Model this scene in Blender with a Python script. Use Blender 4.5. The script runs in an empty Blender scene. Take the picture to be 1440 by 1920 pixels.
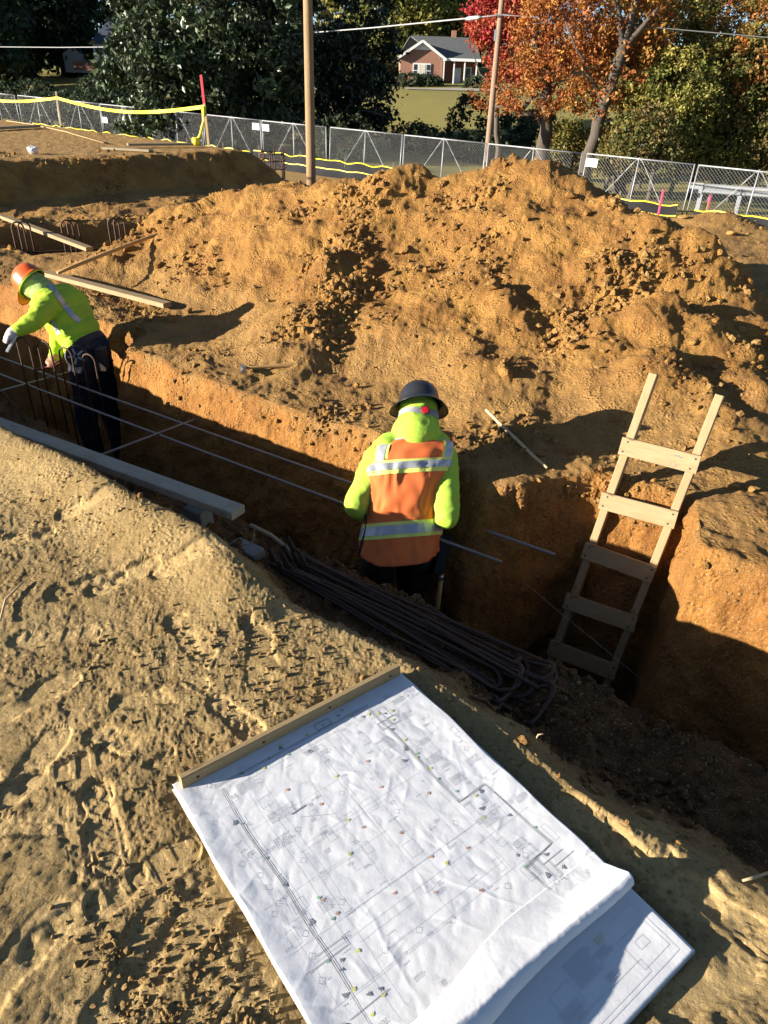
import bpy, bmesh, math, random
import numpy as np
from mathutils import Vector, Matrix
from mathutils.bvhtree import BVHTree
random.seed(7)
RNG = np.random.default_rng(11)
SC = bpy.context.scene
COL = SC.collection

# ------------------------------------------------------------------ camera, sky, sun, exposure
CAM_H, PITCH, ROLL, FPX = 1.65, 31.0, 2.0, 1330.0      # eye height, degrees down, degrees of roll, focal length (px of 1440 wide)
cd = bpy.data.cameras.new('camera')
cam = bpy.data.objects.new('camera', cd); COL.objects.link(cam)
cd.sensor_fit = 'VERTICAL'; cd.sensor_height = 36.0; cd.lens = FPX / 1920.0 * 36.0
cd.clip_start = 0.05; cd.clip_end = 600.0
_p, _r = math.radians(PITCH), math.radians(ROLL)
_fw = Vector((0, math.cos(_p), -math.sin(_p))); _up = Vector((0, math.sin(_p), math.cos(_p))); _rt = Vector((1, 0, 0))
_ix = _rt * math.cos(_r) + _up * math.sin(_r)
_iy = _up * math.cos(_r) - _rt * math.sin(_r)
cam.matrix_world = Matrix(((_ix.x, _iy.x, -_fw.x, 0), (_ix.y, _iy.y, -_fw.y, 0), (_ix.z, _iy.z, -_fw.z, CAM_H), (0, 0, 0, 1)))
SC.camera = cam

SUN_EL, SUN_AZ = 12.5, 17.0       # elevation; shadows run towards (cos az, sin az)
ws = bpy.data.worlds.new('World'); SC.world = ws; ws.use_nodes = True
nt = ws.node_tree; bg = nt.nodes['Background']
sky = nt.nodes.new('ShaderNodeTexSky'); sky.sky_type = 'NISHITA'; sky.sun_disc = False
sky.air_density = 0.6; sky.dust_density = 0.3; sky.ozone_density = 1.5
sky.sun_elevation = math.radians(SUN_EL)
sky.sun_rotation = math.atan2(-math.cos(math.radians(SUN_AZ)), -math.sin(math.radians(SUN_AZ)))
nt.links.new(sky.outputs[0], bg.inputs[0]); bg.inputs[1].default_value = 0.058
sl = bpy.data.lights.new('sun', 'SUN'); sl.energy = 5.0; sl.angle = math.radians(0.5); sl.color = (1.0, 0.92, 0.80)
so = bpy.data.objects.new('sun', sl); COL.objects.link(so); so.location = (-20, -9, 10)
_L = Vector((math.cos(math.radians(SUN_AZ)) * math.cos(math.radians(SUN_EL)), math.sin(math.radians(SUN_AZ)) * math.cos(math.radians(SUN_EL)), -math.sin(math.radians(SUN_EL))))
so.rotation_euler = _L.to_track_quat('-Z', 'Y').to_euler()
vs = SC.view_settings; vs.view_transform = 'Standard'; vs.look = 'None'; vs.gamma = 1.0; vs.exposure = 1.66; vs.use_curve_mapping = False

def at(px, py, depth):
    """world point seen at photograph pixel (px, py) at the given distance along the camera axis"""
    u, v = (px - 720) / FPX, (960 - py) / FPX
    return Vector((0, 0, CAM_H)) + (_fw + _ix * u + _iy * v) * depth
def at_z(px, py, z):
    u, v = (px - 720) / FPX, (960 - py) / FPX
    d = _fw + _ix * u + _iy * v
    return Vector((0, 0, CAM_H)) + d * ((z - CAM_H) / d.z)
def at_y(px, py, y):
    u, v = (px - 720) / FPX, (960 - py) / FPX
    d = _fw + _ix * u + _iy * v
    return Vector((0, 0, CAM_H)) + d * (y / d.y)

# ------------------------------------------------------------------ noise (numpy)
def _h(ix, iy, iz, seed):
    u = lambda q: q.astype(np.int32).view(np.uint32)
    n = u(ix) * np.uint32(374761393) + u(iy) * np.uint32(668265263) + u(iz) * np.uint32(2147483647) + np.uint32((seed * 1274126177) & 0xffffffff)
    n = (n ^ (n >> np.uint32(13))) * np.uint32(1274126177)
    n = (n ^ (n >> np.uint32(16))) * np.uint32(2246822519)
    return n ^ (n >> np.uint32(15))
def hash01(ix, iy, iz, seed):
    return (_h(ix, iy, iz, seed) & 0xffffff).astype(np.float32) / np.float32(0xffffff)
def perlin2(x, y, seed=0):
    ix, iy = np.floor(x), np.floor(y); fx, fy = (x - ix).astype(np.float32), (y - iy).astype(np.float32)
    u, v = fx * fx * fx * (fx * (fx * 6 - 15) + 10), fy * fy * fy * (fy * (fy * 6 - 15) + 10)
    z = np.zeros_like(ix)
    def g(a, b):
        an = hash01(ix + a, iy + b, z, seed) * np.float32(6.2831853)
        return np.cos(an) * (fx - a) + np.sin(an) * (fy - b)
    a = g(0, 0); b = g(1, 0); c = g(0, 1); d = g(1, 1)
    return ((a + (b - a) * u) * (1 - v) + (c + (d - c) * u) * v) * 1.5
def perlin3(x, y, z, seed=0):
    ix, iy, iz = np.floor(x), np.floor(y), np.floor(z)
    fx, fy, fz = (x - ix).astype(np.float32), (y - iy).astype(np.float32), (z - iz).astype(np.float32)
    s = lambda t: t * t * t * (t * (t * 6 - 15) + 10)
    u, v, w = s(fx), s(fy), s(fz)
    def g(a, b, c):
        h = _h(ix + a, iy + b, iz + c, seed)
        gx = (h & 255).astype(np.float32) / 127.5 - 1; gy = ((h >> 8) & 255).astype(np.float32) / 127.5 - 1; gz = ((h >> 16) & 255).astype(np.float32) / 127.5 - 1
        return gx * (fx - a) + gy * (fy - b) + gz * (fz - c)
    def l(a, b, t): return a + (b - a) * t
    return l(l(l(g(0,0,0), g(1,0,0), u), l(g(0,1,0), g(1,1,0), u), v), l(l(g(0,0,1), g(1,0,1), u), l(g(0,1,1), g(1,1,1), u), v), w) * 1.2
def fbm2(x, y, f, octs, seed=0, gain=0.5):
    o = 0; a = 1.0
    for i in range(octs):
        o = o + a * perlin2(x * f + 17.3 * i, y * f - 9.1 * i, seed + i); f *= 2.03; a *= gain
    return o
def fbm3(x, y, z, f, octs, seed=0, gain=0.5):
    o = 0; a = 1.0
    for i in range(octs):
        o = o + a * perlin3(x * f + 17.3 * i, y * f - 9.1 * i, z * f + 3.7 * i, seed + i); f *= 2.03; a *= gain
    return o
def domes(x, y, cell, seed, rmin=0.2, rmax=0.6, prob=0.8):
    """rounded, angular crumbs: height (in cells) of random lumps scattered on a jittered lattice"""
    X, Y = x / cell, y / cell; ix, iy = np.floor(X), np.floor(Y); out = np.zeros(X.shape, np.float32); z = np.zeros_like(ix)
    for a in (-1, 0, 1):
        for b in (-1, 0, 1):
            cx, cy = ix + a, iy + b
            px = cx + hash01(cx, cy, z, seed); py = cy + hash01(cx, cy, z, seed + 1)
            q = hash01(cx, cy, z, seed + 2); r = rmin + (rmax - rmin) * q * q
            th = hash01(cx, cy, z, seed + 4) * 3.14159; el = 1.0 + 0.7 * hash01(cx, cy, z, seed + 5)
            dx, dy = (X - px), (Y - py); c, s = np.cos(th), np.sin(th)
            ex, ey = (dx * c + dy * s) * el, (-dx * s + dy * c)
            d2 = (0.6 * np.maximum(np.abs(ex), np.abs(ey)) + 0.4 * np.sqrt(ex * ex + ey * ey)) / r
            on = hash01(cx, cy, z, seed + 3) < prob
            out = np.maximum(out, np.where(on, r * np.sqrt(np.clip(1 - d2 * d2, 0, 1)), 0))
    return out
def sstep(a, b, x):
    t = np.clip((x - a) / (b - a), 0, 1); return t * t * (3 - 2 * t)
def smax(a, b, k):
    h = np.clip(0.5 + 0.5 * (a - b) / k, 0, 1); return b + (a - b) * h + k * h * (1 - h)

# ------------------------------------------------------------------ objects and tags
def tag(o, label=None, cat=None, group=None, kind=None):
    if label: o['label'] = label
    if cat: o['category'] = cat
    if group: o['group'] = group
    if kind: o['kind'] = kind
    return o
def empty(name, loc=(0, 0, 0), rz=0.0, label=None, cat=None, group=None):
    o = bpy.data.objects.new(name, None); COL.objects.link(o); o.location = loc; o.rotation_euler = (0, 0, rz)
    o.empty_display_size = 0.1
    return tag(o, label, cat, group)
def link(name, me, parent=None, mats=()):
    o = bpy.data.objects.new(name, me); COL.objects.link(o); o.parent = parent
    if mats:
        if len(me.materials): me.materials.clear()
        for m in (mats if isinstance(mats, (list, tuple)) else (mats,)): me.materials.append(m)
    return o
def np_mesh(name, V, F, smooth=True, mat_idx=None):
    """V (n,3); F (m,3) or (m,4)"""
    V = np.ascontiguousarray(V, np.float32); F = np.ascontiguousarray(F, np.int32)
    me = bpy.data.meshes.new(name); k = F.shape[1]
    me.vertices.add(len(V)); me.vertices.foreach_set('co', V.ravel())
    me.loops.add(F.size); me.loops.foreach_set('vertex_index', F.ravel())
    me.polygons.add(len(F)); me.polygons.foreach_set('loop_start', np.arange(0, F.size, k, dtype=np.int32))
    if mat_idx is not None: me.polygons.foreach_set('material_index', np.ascontiguousarray(mat_idx, np.int32))
    me.polygons.foreach_set('use_smooth', np.full(len(F), smooth, bool))
    me.update(calc_edges=True)
    return me
def set_attr(me, name, vals, typ='FLOAT', dom='POINT'):
    a = me.attributes.new(name, typ, dom)
    if typ == 'FLOAT': a.data.foreach_set('value', np.ascontiguousarray(vals, np.float32))
    else: a.data.foreach_set('color', np.ascontiguousarray(vals, np.float32).ravel())

class MB:
    """collects boxes, tubes and lofts; build() links them as one mesh object"""
    def __init__(s): s.v = []; s.f = []
    def add(s, V, F):
        o = len(s.v); s.v.extend([tuple(p) for p in V]); s.f.extend([tuple(i + o for i in q) for q in F]); return s
    def box(s, c, size, M=None):
        hx, hy, hz = size[0] / 2, size[1] / 2, size[2] / 2
        V = [Vector((x * hx, y * hy, z * hz)) for z in (-1, 1) for y in (-1, 1) for x in (-1, 1)]
        V = [(M @ p if M else p) + Vector(c) for p in V]
        return s.add(V, [(0, 2, 3, 1), (4, 5, 7, 6), (0, 1, 5, 4), (2, 6, 7, 3), (0, 4, 6, 2), (1, 3, 7, 5)])
    def bar(s, a, b, w, h, up=Vector((0, 0, 1)), bev=0.0):
        """rectangular timber from a to b: w across, h along up; bevelled long edges"""
        a, b = Vector(a), Vector(b); d = (b - a).normalized(); x = d.cross(up).normalized(); z = x.cross(d).normalized()
        if bev <= 0: pr = [(-w/2, -h/2), (w/2, -h/2), (w/2, h/2), (-w/2, h/2)]
        else:
            q = bev; pr = [(-w/2+q, -h/2), (w/2-q, -h/2), (w/2, -h/2+q), (w/2, h/2-q), (w/2-q, h/2), (-w/2+q, h/2), (-w/2, h/2-q), (-w/2, -h/2+q)]
        n = len(pr); V = [p + x * i + z * j for p in (a, b) for i, j in pr]
        F = [(i, (i + 1) % n, n + (i + 1) % n, n + i) for i in range(n)] + [tuple(range(n - 1, -1, -1)), tuple(range(n, 2 * n))]
        return s.add(V, F)
    def tube(s, pts, r, seg=8, cap=True):
        pts = [Vector(p) for p in pts]; n = len(pts); V = []; F = []
        rs = r if isinstance(r, (list, tuple)) else [r] * n
        prev = None
        for i, p in enumerate(pts):
            d = (pts[min(i + 1, n - 1)] - pts[max(i - 1, 0)])
            d = d.normalized() if d.length > 1e-9 else Vector((0, 0, 1))
            if prev is None:
                x = d.cross(Vector((0, 0, 1)));
                if x.length < 1e-3: x = d.cross(Vector((1, 0, 0)))
            else: x = prev - d * prev.dot(d)
            x.normalize(); prev = x; y = d.cross(x)
            for k in range(seg):
                t = 2 * math.pi * k / seg; V.append(p + (x * math.cos(t) + y * math.sin(t)) * rs[i])
        for i in range(n - 1):
            for k in range(seg):
                F.append((i * seg + k, i * seg + (k + 1) % seg, (i + 1) * seg + (k + 1) % seg, (i + 1) * seg + k))
        if cap: F.append(tuple(range(seg - 1, -1, -1))); F.append(tuple((n - 1) * seg + k for k in range(seg)))
        return s.add(V, F)
    def lathe(s, prof, seg=24, c=(0, 0, 0), M=None, cap=True):
        V = []; F = []; n = len(prof)
        for r, z in prof:
            for k in range(seg):
                t = 2 * math.pi * k / seg; p = Vector((r * math.cos(t), r * math.sin(t), z)); V.append((M @ p if M else p) + Vector(c))
        for i in range(n - 1):
            for k in range(seg): F.append((i * seg + k, i * seg + (k + 1) % seg, (i + 1) * seg + (k + 1) % seg, (i + 1) * seg + k))
        if cap: F.append(tuple(range(seg - 1, -1, -1))); F.append(tuple((n - 1) * seg + k for k in range(seg)))
        return s.add(V, F)
    def mesh(s, name, smooth=False):
        me = bpy.data.meshes.new(name); me.from_pydata([tuple(p) for p in s.v], [], s.f); me.update()
        if smooth: me.polygons.foreach_set('use_smooth', np.ones(len(me.polygons), bool))
        return me
    def build(s, name, mat, parent=None, smooth=False):
        return link(name, s.mesh(name, smooth), parent, mat)
def W(o):
    """the mesh was modelled in world metres: shift it so that it sits under its parent's base point"""
    if o.parent is not None: o.matrix_parent_inverse = Matrix.Translation(-(o.parent.location + (o.parent.parent.location if o.parent.parent and o.parent.type == 'EMPTY' else Vector()))) if o.parent.type == 'EMPTY' else Matrix()
    return o
def wbuild(mb, name, mat_, parent=None, smooth=False): return W(mb.build(name, mat_, parent, smooth))
def frame(a, b, up=Vector((0, 0, 1))):
    """matrix with X along a->b, origin in the middle"""
    a, b = Vector(a), Vector(b); x = (b - a).normalized(); y = up.cross(x).normalized(); z = x.cross(y)
    M = Matrix((x, y, z)).transposed().to_4x4(); M.translation = (a + b) / 2; return M, (b - a).length
def timber(name, a, b, w, h, mat_, parent=None, up=Vector((0, 0, 1)), bev=0.003):
    """a length of sawn timber, w across and h along up, in its own axes (X along the grain)"""
    M, L = frame(a, b, up); m = MB().bar((-L / 2, 0, 0), (L / 2, 0, 0), w, h, Vector((0, 0, 1)), bev)
    o = m.build(name, mat_, parent)
    if parent is not None and parent.type == 'EMPTY': M = Matrix.Translation(-parent.location) @ M
    o.matrix_basis = M
    return o
def copy_tree(o, parent=None):
    c = o.copy(); COL.objects.link(c); c.parent = parent
    for ch in o.children: copy_tree(ch, c)
    return c

# ------------------------------------------------------------------ materials
def lin(r, g, b):
    f = lambda c: (c / 255 / 12.92) if c / 255 <= 0.04045 else ((c / 255 + 0.055) / 1.055) ** 2.4
    return (f(r), f(g), f(b), 1)
MATS = {}
def mat(name, col, rough=0.7, metal=0.0, var=0.0, vscale=8.0, bump=0.0, bscale=60.0, spec=0.4, stretch=None, col2=None, transl=0.0, mud=0.0, knots=0.0):
    """procedural surface: colour broken up by two noises, optional fine relief"""
    m = bpy.data.materials.new(name); m.use_nodes = True; n = m.node_tree.nodes; L = m.node_tree.links
    b = n['Principled BSDF']; b.inputs['Roughness'].default_value = rough; b.inputs['Metallic'].default_value = metal
    b.inputs['Specular IOR Level'].default_value = spec
    c = tuple(col) if len(col) == 4 else tuple(col) + (1,)
    tc = n.new('ShaderNodeTexCoord'); mp = n.new('ShaderNodeMapping'); L.new(tc.outputs['Object'], mp.inputs[0])
    if stretch: mp.inputs['Scale'].default_value = stretch
    no = n.new('ShaderNodeTexNoise'); no.inputs['Scale'].default_value = vscale; no.inputs['Detail'].default_value = 6; L.new(mp.outputs[0], no.inputs[0])
    mx = n.new('ShaderNodeMix'); mx.data_type = 'RGBA'; L.new(no.outputs[0], mx.inputs[0])
    c2 = (tuple(col2) + (1,))[:4] if col2 else tuple(max(0, q * (1 - var)) for q in c[:3]) + (1,)
    c1 = c if col2 else tuple(min(1, q * (1 + var)) for q in c[:3]) + (1,)
    mx.inputs[6].default_value = c1; mx.inputs[7].default_value = c2
    cout = mx.outputs[2]
    def over(fac_src, lo, hi, amt, colr):
        nonlocal cout
        mr = n.new('ShaderNodeMapRange'); mr.inputs[1].default_value = lo; mr.inputs[2].default_value = hi; mr.inputs[4].default_value = amt; L.new(fac_src, mr.inputs[0])
        q = n.new('ShaderNodeMix'); q.data_type = 'RGBA'; L.new(mr.outputs[0], q.inputs[0]); L.new(cout, q.inputs[6]); q.inputs[7].default_value = colr; cout = q.outputs[2]
    if knots > 0:                                       # knots with dark hearts, stretched along the grain
        mk = n.new('ShaderNodeMapping'); mk.inputs['Scale'].default_value = (3.2, 9, 9); L.new(tc.outputs['Object'], mk.inputs[0])
        vo = n.new('ShaderNodeTexVoronoi'); L.new(mk.outputs[0], vo.inputs['Vector']); vo.inputs['Scale'].default_value = 1.6; over(vo.outputs['Distance'], .16, .07, knots, (c[0] * .25, c[1] * .2, c[2] * .15, 1))
    if mud > 0:                                         # dried mud and dust rubbed on
        nm = n.new('ShaderNodeTexNoise'); nm.inputs['Scale'].default_value = 4.5; nm.inputs['Detail'].default_value = 7; nm.inputs['Roughness'].default_value = .7; L.new(tc.outputs['Object'], nm.inputs[0]); over(nm.outputs[0], .50, .68, mud, (.24, .15, .065, 1))
    L.new(cout, b.inputs['Base Color'])
    if bump > 0:
        nb = n.new('ShaderNodeTexNoise'); nb.inputs['Scale'].default_value = bscale; nb.inputs['Detail'].default_value = 5; L.new(mp.outputs[0], nb.inputs[0])
        bp = n.new('ShaderNodeBump'); bp.inputs['Strength'].default_value = 1.0; bp.inputs['Distance'].default_value = bump; L.new(nb.outputs[0], bp.inputs['Height']); L.new(bp.outputs[0], b.inputs['Normal'])
    if transl > 0:
        out = n['Material Output']; tr = n.new('ShaderNodeBsdfTranslucent'); ms = n.new('ShaderNodeMixShader'); ms.inputs[0].default_value = transl
        L.new(mx.outputs[2], tr.inputs[0]); L.new(b.outputs[0], ms.inputs[1]); L.new(tr.outputs[0], ms.inputs[2]); L.new(ms.outputs[0], out.inputs[0])
    MATS[name] = m
    return m
# ------------------------------------------------------------------ the dug ground, one height field in world metres
DS, DN = (0.815, -0.58), (0.58, 0.815)            # along the trench, across it (towards its far bank)
FLOOR_Z = -1.18
def far_edge(s):
    w = 0.06 * perlin2(s * 1.1, s * 0 + 3.3, 5) + 0.02 * perlin2(s * 2.7, s * 0 + 1.3, 6)
    notch = 0.44 * sstep(-1.42, -0.95, s) * (1 - sstep(-0.56, -0.36, s))
    wide = 0.38 * (1 - sstep(-4.75, -4.5, s))
    return 2.90 + w + notch + wide
def near_lip(s):
    return 2.13 + 0.05 * perlin2(s * 1.3, s * 0 + 8.3, 15) + 0.03 * perlin2(s * 5.1, s * 0 + 2.3, 16)
def near_crest(s):
    return 1.56 - 0.07 * sstep(-2.4, -0.95, s) - 0.13 * sstep(-0.95, -0.1, s) + 0.05 * perlin2(s * 1.6, s * 0 + 5.3, 25)
def fence_f(x, y): return y - (31.8 - 0.667 * x)
def fence_z(x): return -1.8 - 0.025 * x
PLAT_A = np.array((-5.6, 11.0)); PLAT_D = np.array((0.667, 0.744)); PLAT_N = np.array((0.744, -0.667))
T2_P = np.array((-3.8, 8.13)); T2_D = np.array((0.894, 0.447)); T2_N = np.array((-0.447, 0.894))
# heaps of spoil: x, y, top, slope
_pk = [(790, 292, 6.4, .62), (700, 303, 6.5, .6), (950, 270, 6.2, .6), (1040, 272, 6.0, .68), (870, 288, 6.3, .6), (745, 295, 6.4, .6), (650, 310, 6.7, .6), (545, 318, 7.2, .55), (400, 362, 7.5, .52), (330, 385, 7.6, .55), (255, 425, 7.4, .58), (205, 460, 7.1, .6), (450, 340, 7.4, .52),
       (600, 315, 6.9, .55), (490, 322, 7.5, .5), (1130, 338, 5.7, .62), (1215, 372, 5.5, .62), (1300, 415, 5.3, .66), (1360, 475, 5.2, .66), (1405, 560, 5.0, .66),
       (630, 465, 5.75, .6), (590, 545, 5.4, .6), (540, 610, 5.1, .6), (1230, 520, 4.75, .62), (1330, 560, 4.7, .7),
       (1240, 640, 4.3, .6), (1385, 660, 4.4, .6), (960, 520, 5.2, .5), (880, 470, 5.5, .5), (1350, 740, 4.0, .5),
       (420, 410, 7.1, .5), (1090, 470, 5.3, .55), (950, 650, 4.55, .5)]
PEAKS = [(tuple(at(a, b, d)) + (k,)) for a, b, d, k in _pk]
def base_height(x, y):
    s = DS[0] * x + DS[1] * y; n = DN[0] * x + DN[1] * y
    fe = far_edge(s); nl = near_lip(s); nc = near_crest(s)
    ff = fence_f(x, y); zf = fence_z(x)
    # open ground beyond the trench, falling to the road side, rising again to the houses
    g = -0.06 + 0.0 * x
    g = g + 0.16 * sstep(0.9, 1.3, (x - T2_P[0]) * T2_N[0] + (y - T2_P[1]) * T2_N[1]) * (1 - sstep(-3.2, -2.2, x))
    g = g * (1 - sstep(-20, -3, ff)) + zf * sstep(-20, -3, ff)
    g = g + 3.4 * sstep(10, 58, ff) + 0.07 * np.maximum(0, ff - 55)
    # raised pad on the left
    q = (x - PLAT_A[0]) * PLAT_N[0] + (y - PLAT_A[1]) * PLAT_N[1]
    t = (x - PLAT_A[0]) * PLAT_D[0] + (y - PLAT_A[1]) * PLAT_D[1]
    w = 0.12 * perlin2(t * 0.9, t * 0 + 4.1, 31) + 0.05 * perlin2(t * 3.1, t * 0 + 2.1, 32)
    o = smax(q + w, t - 4.3 + 0.4 * w, 0.25)
    pad = 0.58 - 0.78 * sstep(-0.03, 1.05, o)
    g = np.where(ff < -4, smax(g, pad - 3 * sstep(0.9, 1.5, o) - 0.5 * sstep(8, 14, -q) * 0, 0.05), g)
    # spoil heap
    d0 = np.full(x.shape, -9.0) if hasattr(x, 'shape') else -9.0
    wx = x + 0.16 * perlin2(x * 0.9, y * 0.9, 41); wy = y + 0.16 * perlin2(x * 0.9 + 9, y * 0.9 + 5, 42)
    for px, py, pz, k in PEAKS:
        dist = np.sqrt((wx - px) ** 2 + (wy - py) ** 2 + 0.02)
        d0 = smax(d0, pz - k * dist, 0.07)
    heap = smax(d0, g, 0.10)
    heap = np.where(n > fe - 0.3, heap, g)
    keep = sstep(0.0, 0.35, n - fe)
    g = g + (heap - g) * keep
    # low bank of soil in front of the road fence on the right
    b = 1.15 * np.exp(-((y - (13.2 - 0.25 * x)) / 1.0) ** 2) * sstep(3.0, 5.0, x)
    g = g + 0.36 * b * (0.75 + 0.3 * perlin2(x * 0.8, y * 0.8, 44))
    # near bench, shoulder, trench
    bench = 0.018 * perlin2(x * 1.3, y * 1.3, 51) + 0.095 * np.exp(-((n - nc + 0.03) / 0.17) ** 2) * (1 - 0.9 * sstep(-1.9, -1.35, s))
    sh = np.clip((n - nc) / (nl - nc), 0, 1)
    shoulder = bench - 0.19 * sstep(-0.05, 0.42, sh) - 0.12 * sh + 0.03 * np.sin(sh * 9.0) * sh * (1 - sh)
    z = np.where(n < nl, shoulder, g)
    wall1 = np.clip((n - nl) / 0.13, 0, 1)
    z1 = -0.30 + (FLOOR_Z + 0.30) * wall1 ** 0.9
    fb = fe - 0.16                                   # foot of the far wall
    k2 = np.clip((n - fb) / 0.26, 0, 1)
    z2 = FLOOR_Z + (g - FLOOR_Z) * (1 - (1 - k2) ** 2.2)
    mid = np.minimum(z1, FLOOR_Z + 0 * x)
    z = np.where((n >= nl) & (n < fb), np.maximum(z1, FLOOR_Z), z)
    z = np.where(n >= fb, z2, z)
    # second footing trench on the left
    m = (x - T2_P[0]) * T2_N[0] + (y - T2_P[1]) * T2_N[1]; tt = (x - T2_P[0]) * T2_D[0] + (y - T2_P[1]) * T2_D[1]
    mw = m + 0.05 * perlin2(tt * 1.5, tt * 0 + 7, 33)
    cut = sstep(0.0, 0.16, mw) * (1 - sstep(0.98, 1.16, mw)) * (1 - sstep(1.6, 2.0, tt))
    z = np.where((n > fe + 1.0), z + (-0.85 - np.minimum(z, 0.2)) * cut, z)
    return z

# boot prints pressed into the near bench: x, y, heading, kind
def _prints():
    out = []
    for (px, py, a, k, sc) in [(190,1545,-62,1,1.0),(50,1540,10,0,.95),(125,1440,25,2,.9),(270,1640,40,2,.95),(330,1760,60,3,1.1),(250,1800,75,3,1.0),
          (385,1890,80,0,1.0),(410,1600,60,0,.85),(60,1430,80,0,1.),(160,1090,35,0,1.0),(230,1080,40,0,1.),(360,1060,28,0,1.1),(355,1190,-50,0,1.),
          (490,1230,-78,3,1.1),(100,1185,10,2,1.),(440,1345,-40,0,.8),(30,1010,30,0,1.),(520,1150,40,3,1.),(180,960,30,3,1.1),(300,1300,20,3,1.),(60,1300,50,3,1.),
          (30,1800,70,3,1.),(160,1700,50,0,1.),(480,1830,75,0,1.),(1150,1560,-35,0,1.1),(1240,1640,-40,0,1.),(1380,1720,-45,1,.9),(1330,1840,30,3,1.),(240,1395,-20,0,1.),(560,1100,-30,0,.9),
          (-120,1500,40,0,1.),(-200,1700,60,1,1.),(-160,1200,20,3,1.)]:
        p = at_z(px, py, 0); out.append((p.x, p.y, math.radians(a), k, sc))
    return out
PRINTS = _prints()
def stamp(x, y):
    dz = np.zeros(x.shape, np.float32); press = np.zeros(x.shape, np.float32)
    for i, (px, py, a, k, sc) in enumerate(PRINTS):
        c, s_ = math.cos(a), math.sin(a)
        near = (np.abs(x - px) < 0.3) & (np.abs(y - py) < 0.3)
        if not near.any(): continue
        X = ((x[near] - px) * c + (y[near] - py) * s_) / sc; Y = (-(x[near] - px) * s_ + (y[near] - py) * c) / sc
        X = X + 0.0025 * perlin2(X * 30, Y * 30, 60 + i); Y = Y + 0.0025 * perlin2(X * 30 + 5, Y * 30, 61 + i)
        # outline of a sole 0.30 m long: narrow waist, round heel
        half = 0.052 - 0.013 * np.exp(-((X + 0.035) / 0.045) ** 2) - 0.004 * (X < -0.05)
        ends = np.sqrt(np.clip(1 - (np.abs(X + 0.0) / 0.152) ** 6, 0, 1))
        d = np.abs(Y) - half * ends                        # <0 inside
        inside = sstep(0.006, -0.008, d) * (np.abs(X) < 0.156) * sstep(-0.35, 0.05, perlin2(X * 8 + i, Y * 8, 500 + i) + (0.8 if i < 12 else 0.15))
        rim = np.exp(-((d - 0.014) / 0.011) ** 2) * sstep(0.19, 0.15, np.abs(X))
        fade = 0.55 + 0.45 * perlin2(X * 9, Y * 9 + i, 71 + i)         # part of every print has crumbled away
        if k == 0:   tr = np.maximum(sstep(0.25, 0.5, np.sin(X * 2 * np.pi / 0.052 + Y * 22) * 0.5 + 0.5) * sstep(0.010, 0.015, np.abs(Y)), 0.7 * sstep(.55, .8, np.sin(X * 2 * np.pi / 0.052 + 1.6) * .5 + .5) * (np.abs(Y) < .011))
        elif k == 1: tr = np.maximum(sstep(0.93, 0.99, np.abs(np.sin((X + Y) * 2 * np.pi / 0.11))), sstep(0.93, 0.99, np.abs(np.sin((X - Y) * 2 * np.pi / 0.11)))) + sstep(.006, .0, np.abs(np.abs(Y) - .034))
        elif k == 2: tr = sstep(0.4, 0.7, np.sin(X * 2 * np.pi / 0.06)) * (Y > -0.01) + 0.8 * (np.abs(X - 0.02) < 0.006)
        else:        tr = 0.25 * sstep(.3, .8, np.sin(X * 2 * np.pi / 0.05 + Y * 20))
        depth = 0.0078 + 0.002 * math.sin(i * 7.1)
        dd = inside * (-depth + 0.0048 * np.clip(tr, 0, 1) * np.clip(fade, 0, 1)) + 0.0022 * rim * (0.3 + 0.9 * perlin2(X * 25, Y * 25, 80 + i))
        dz[near] += dd; press[near] = np.maximum(press[near], inside)
    return dz, press

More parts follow.
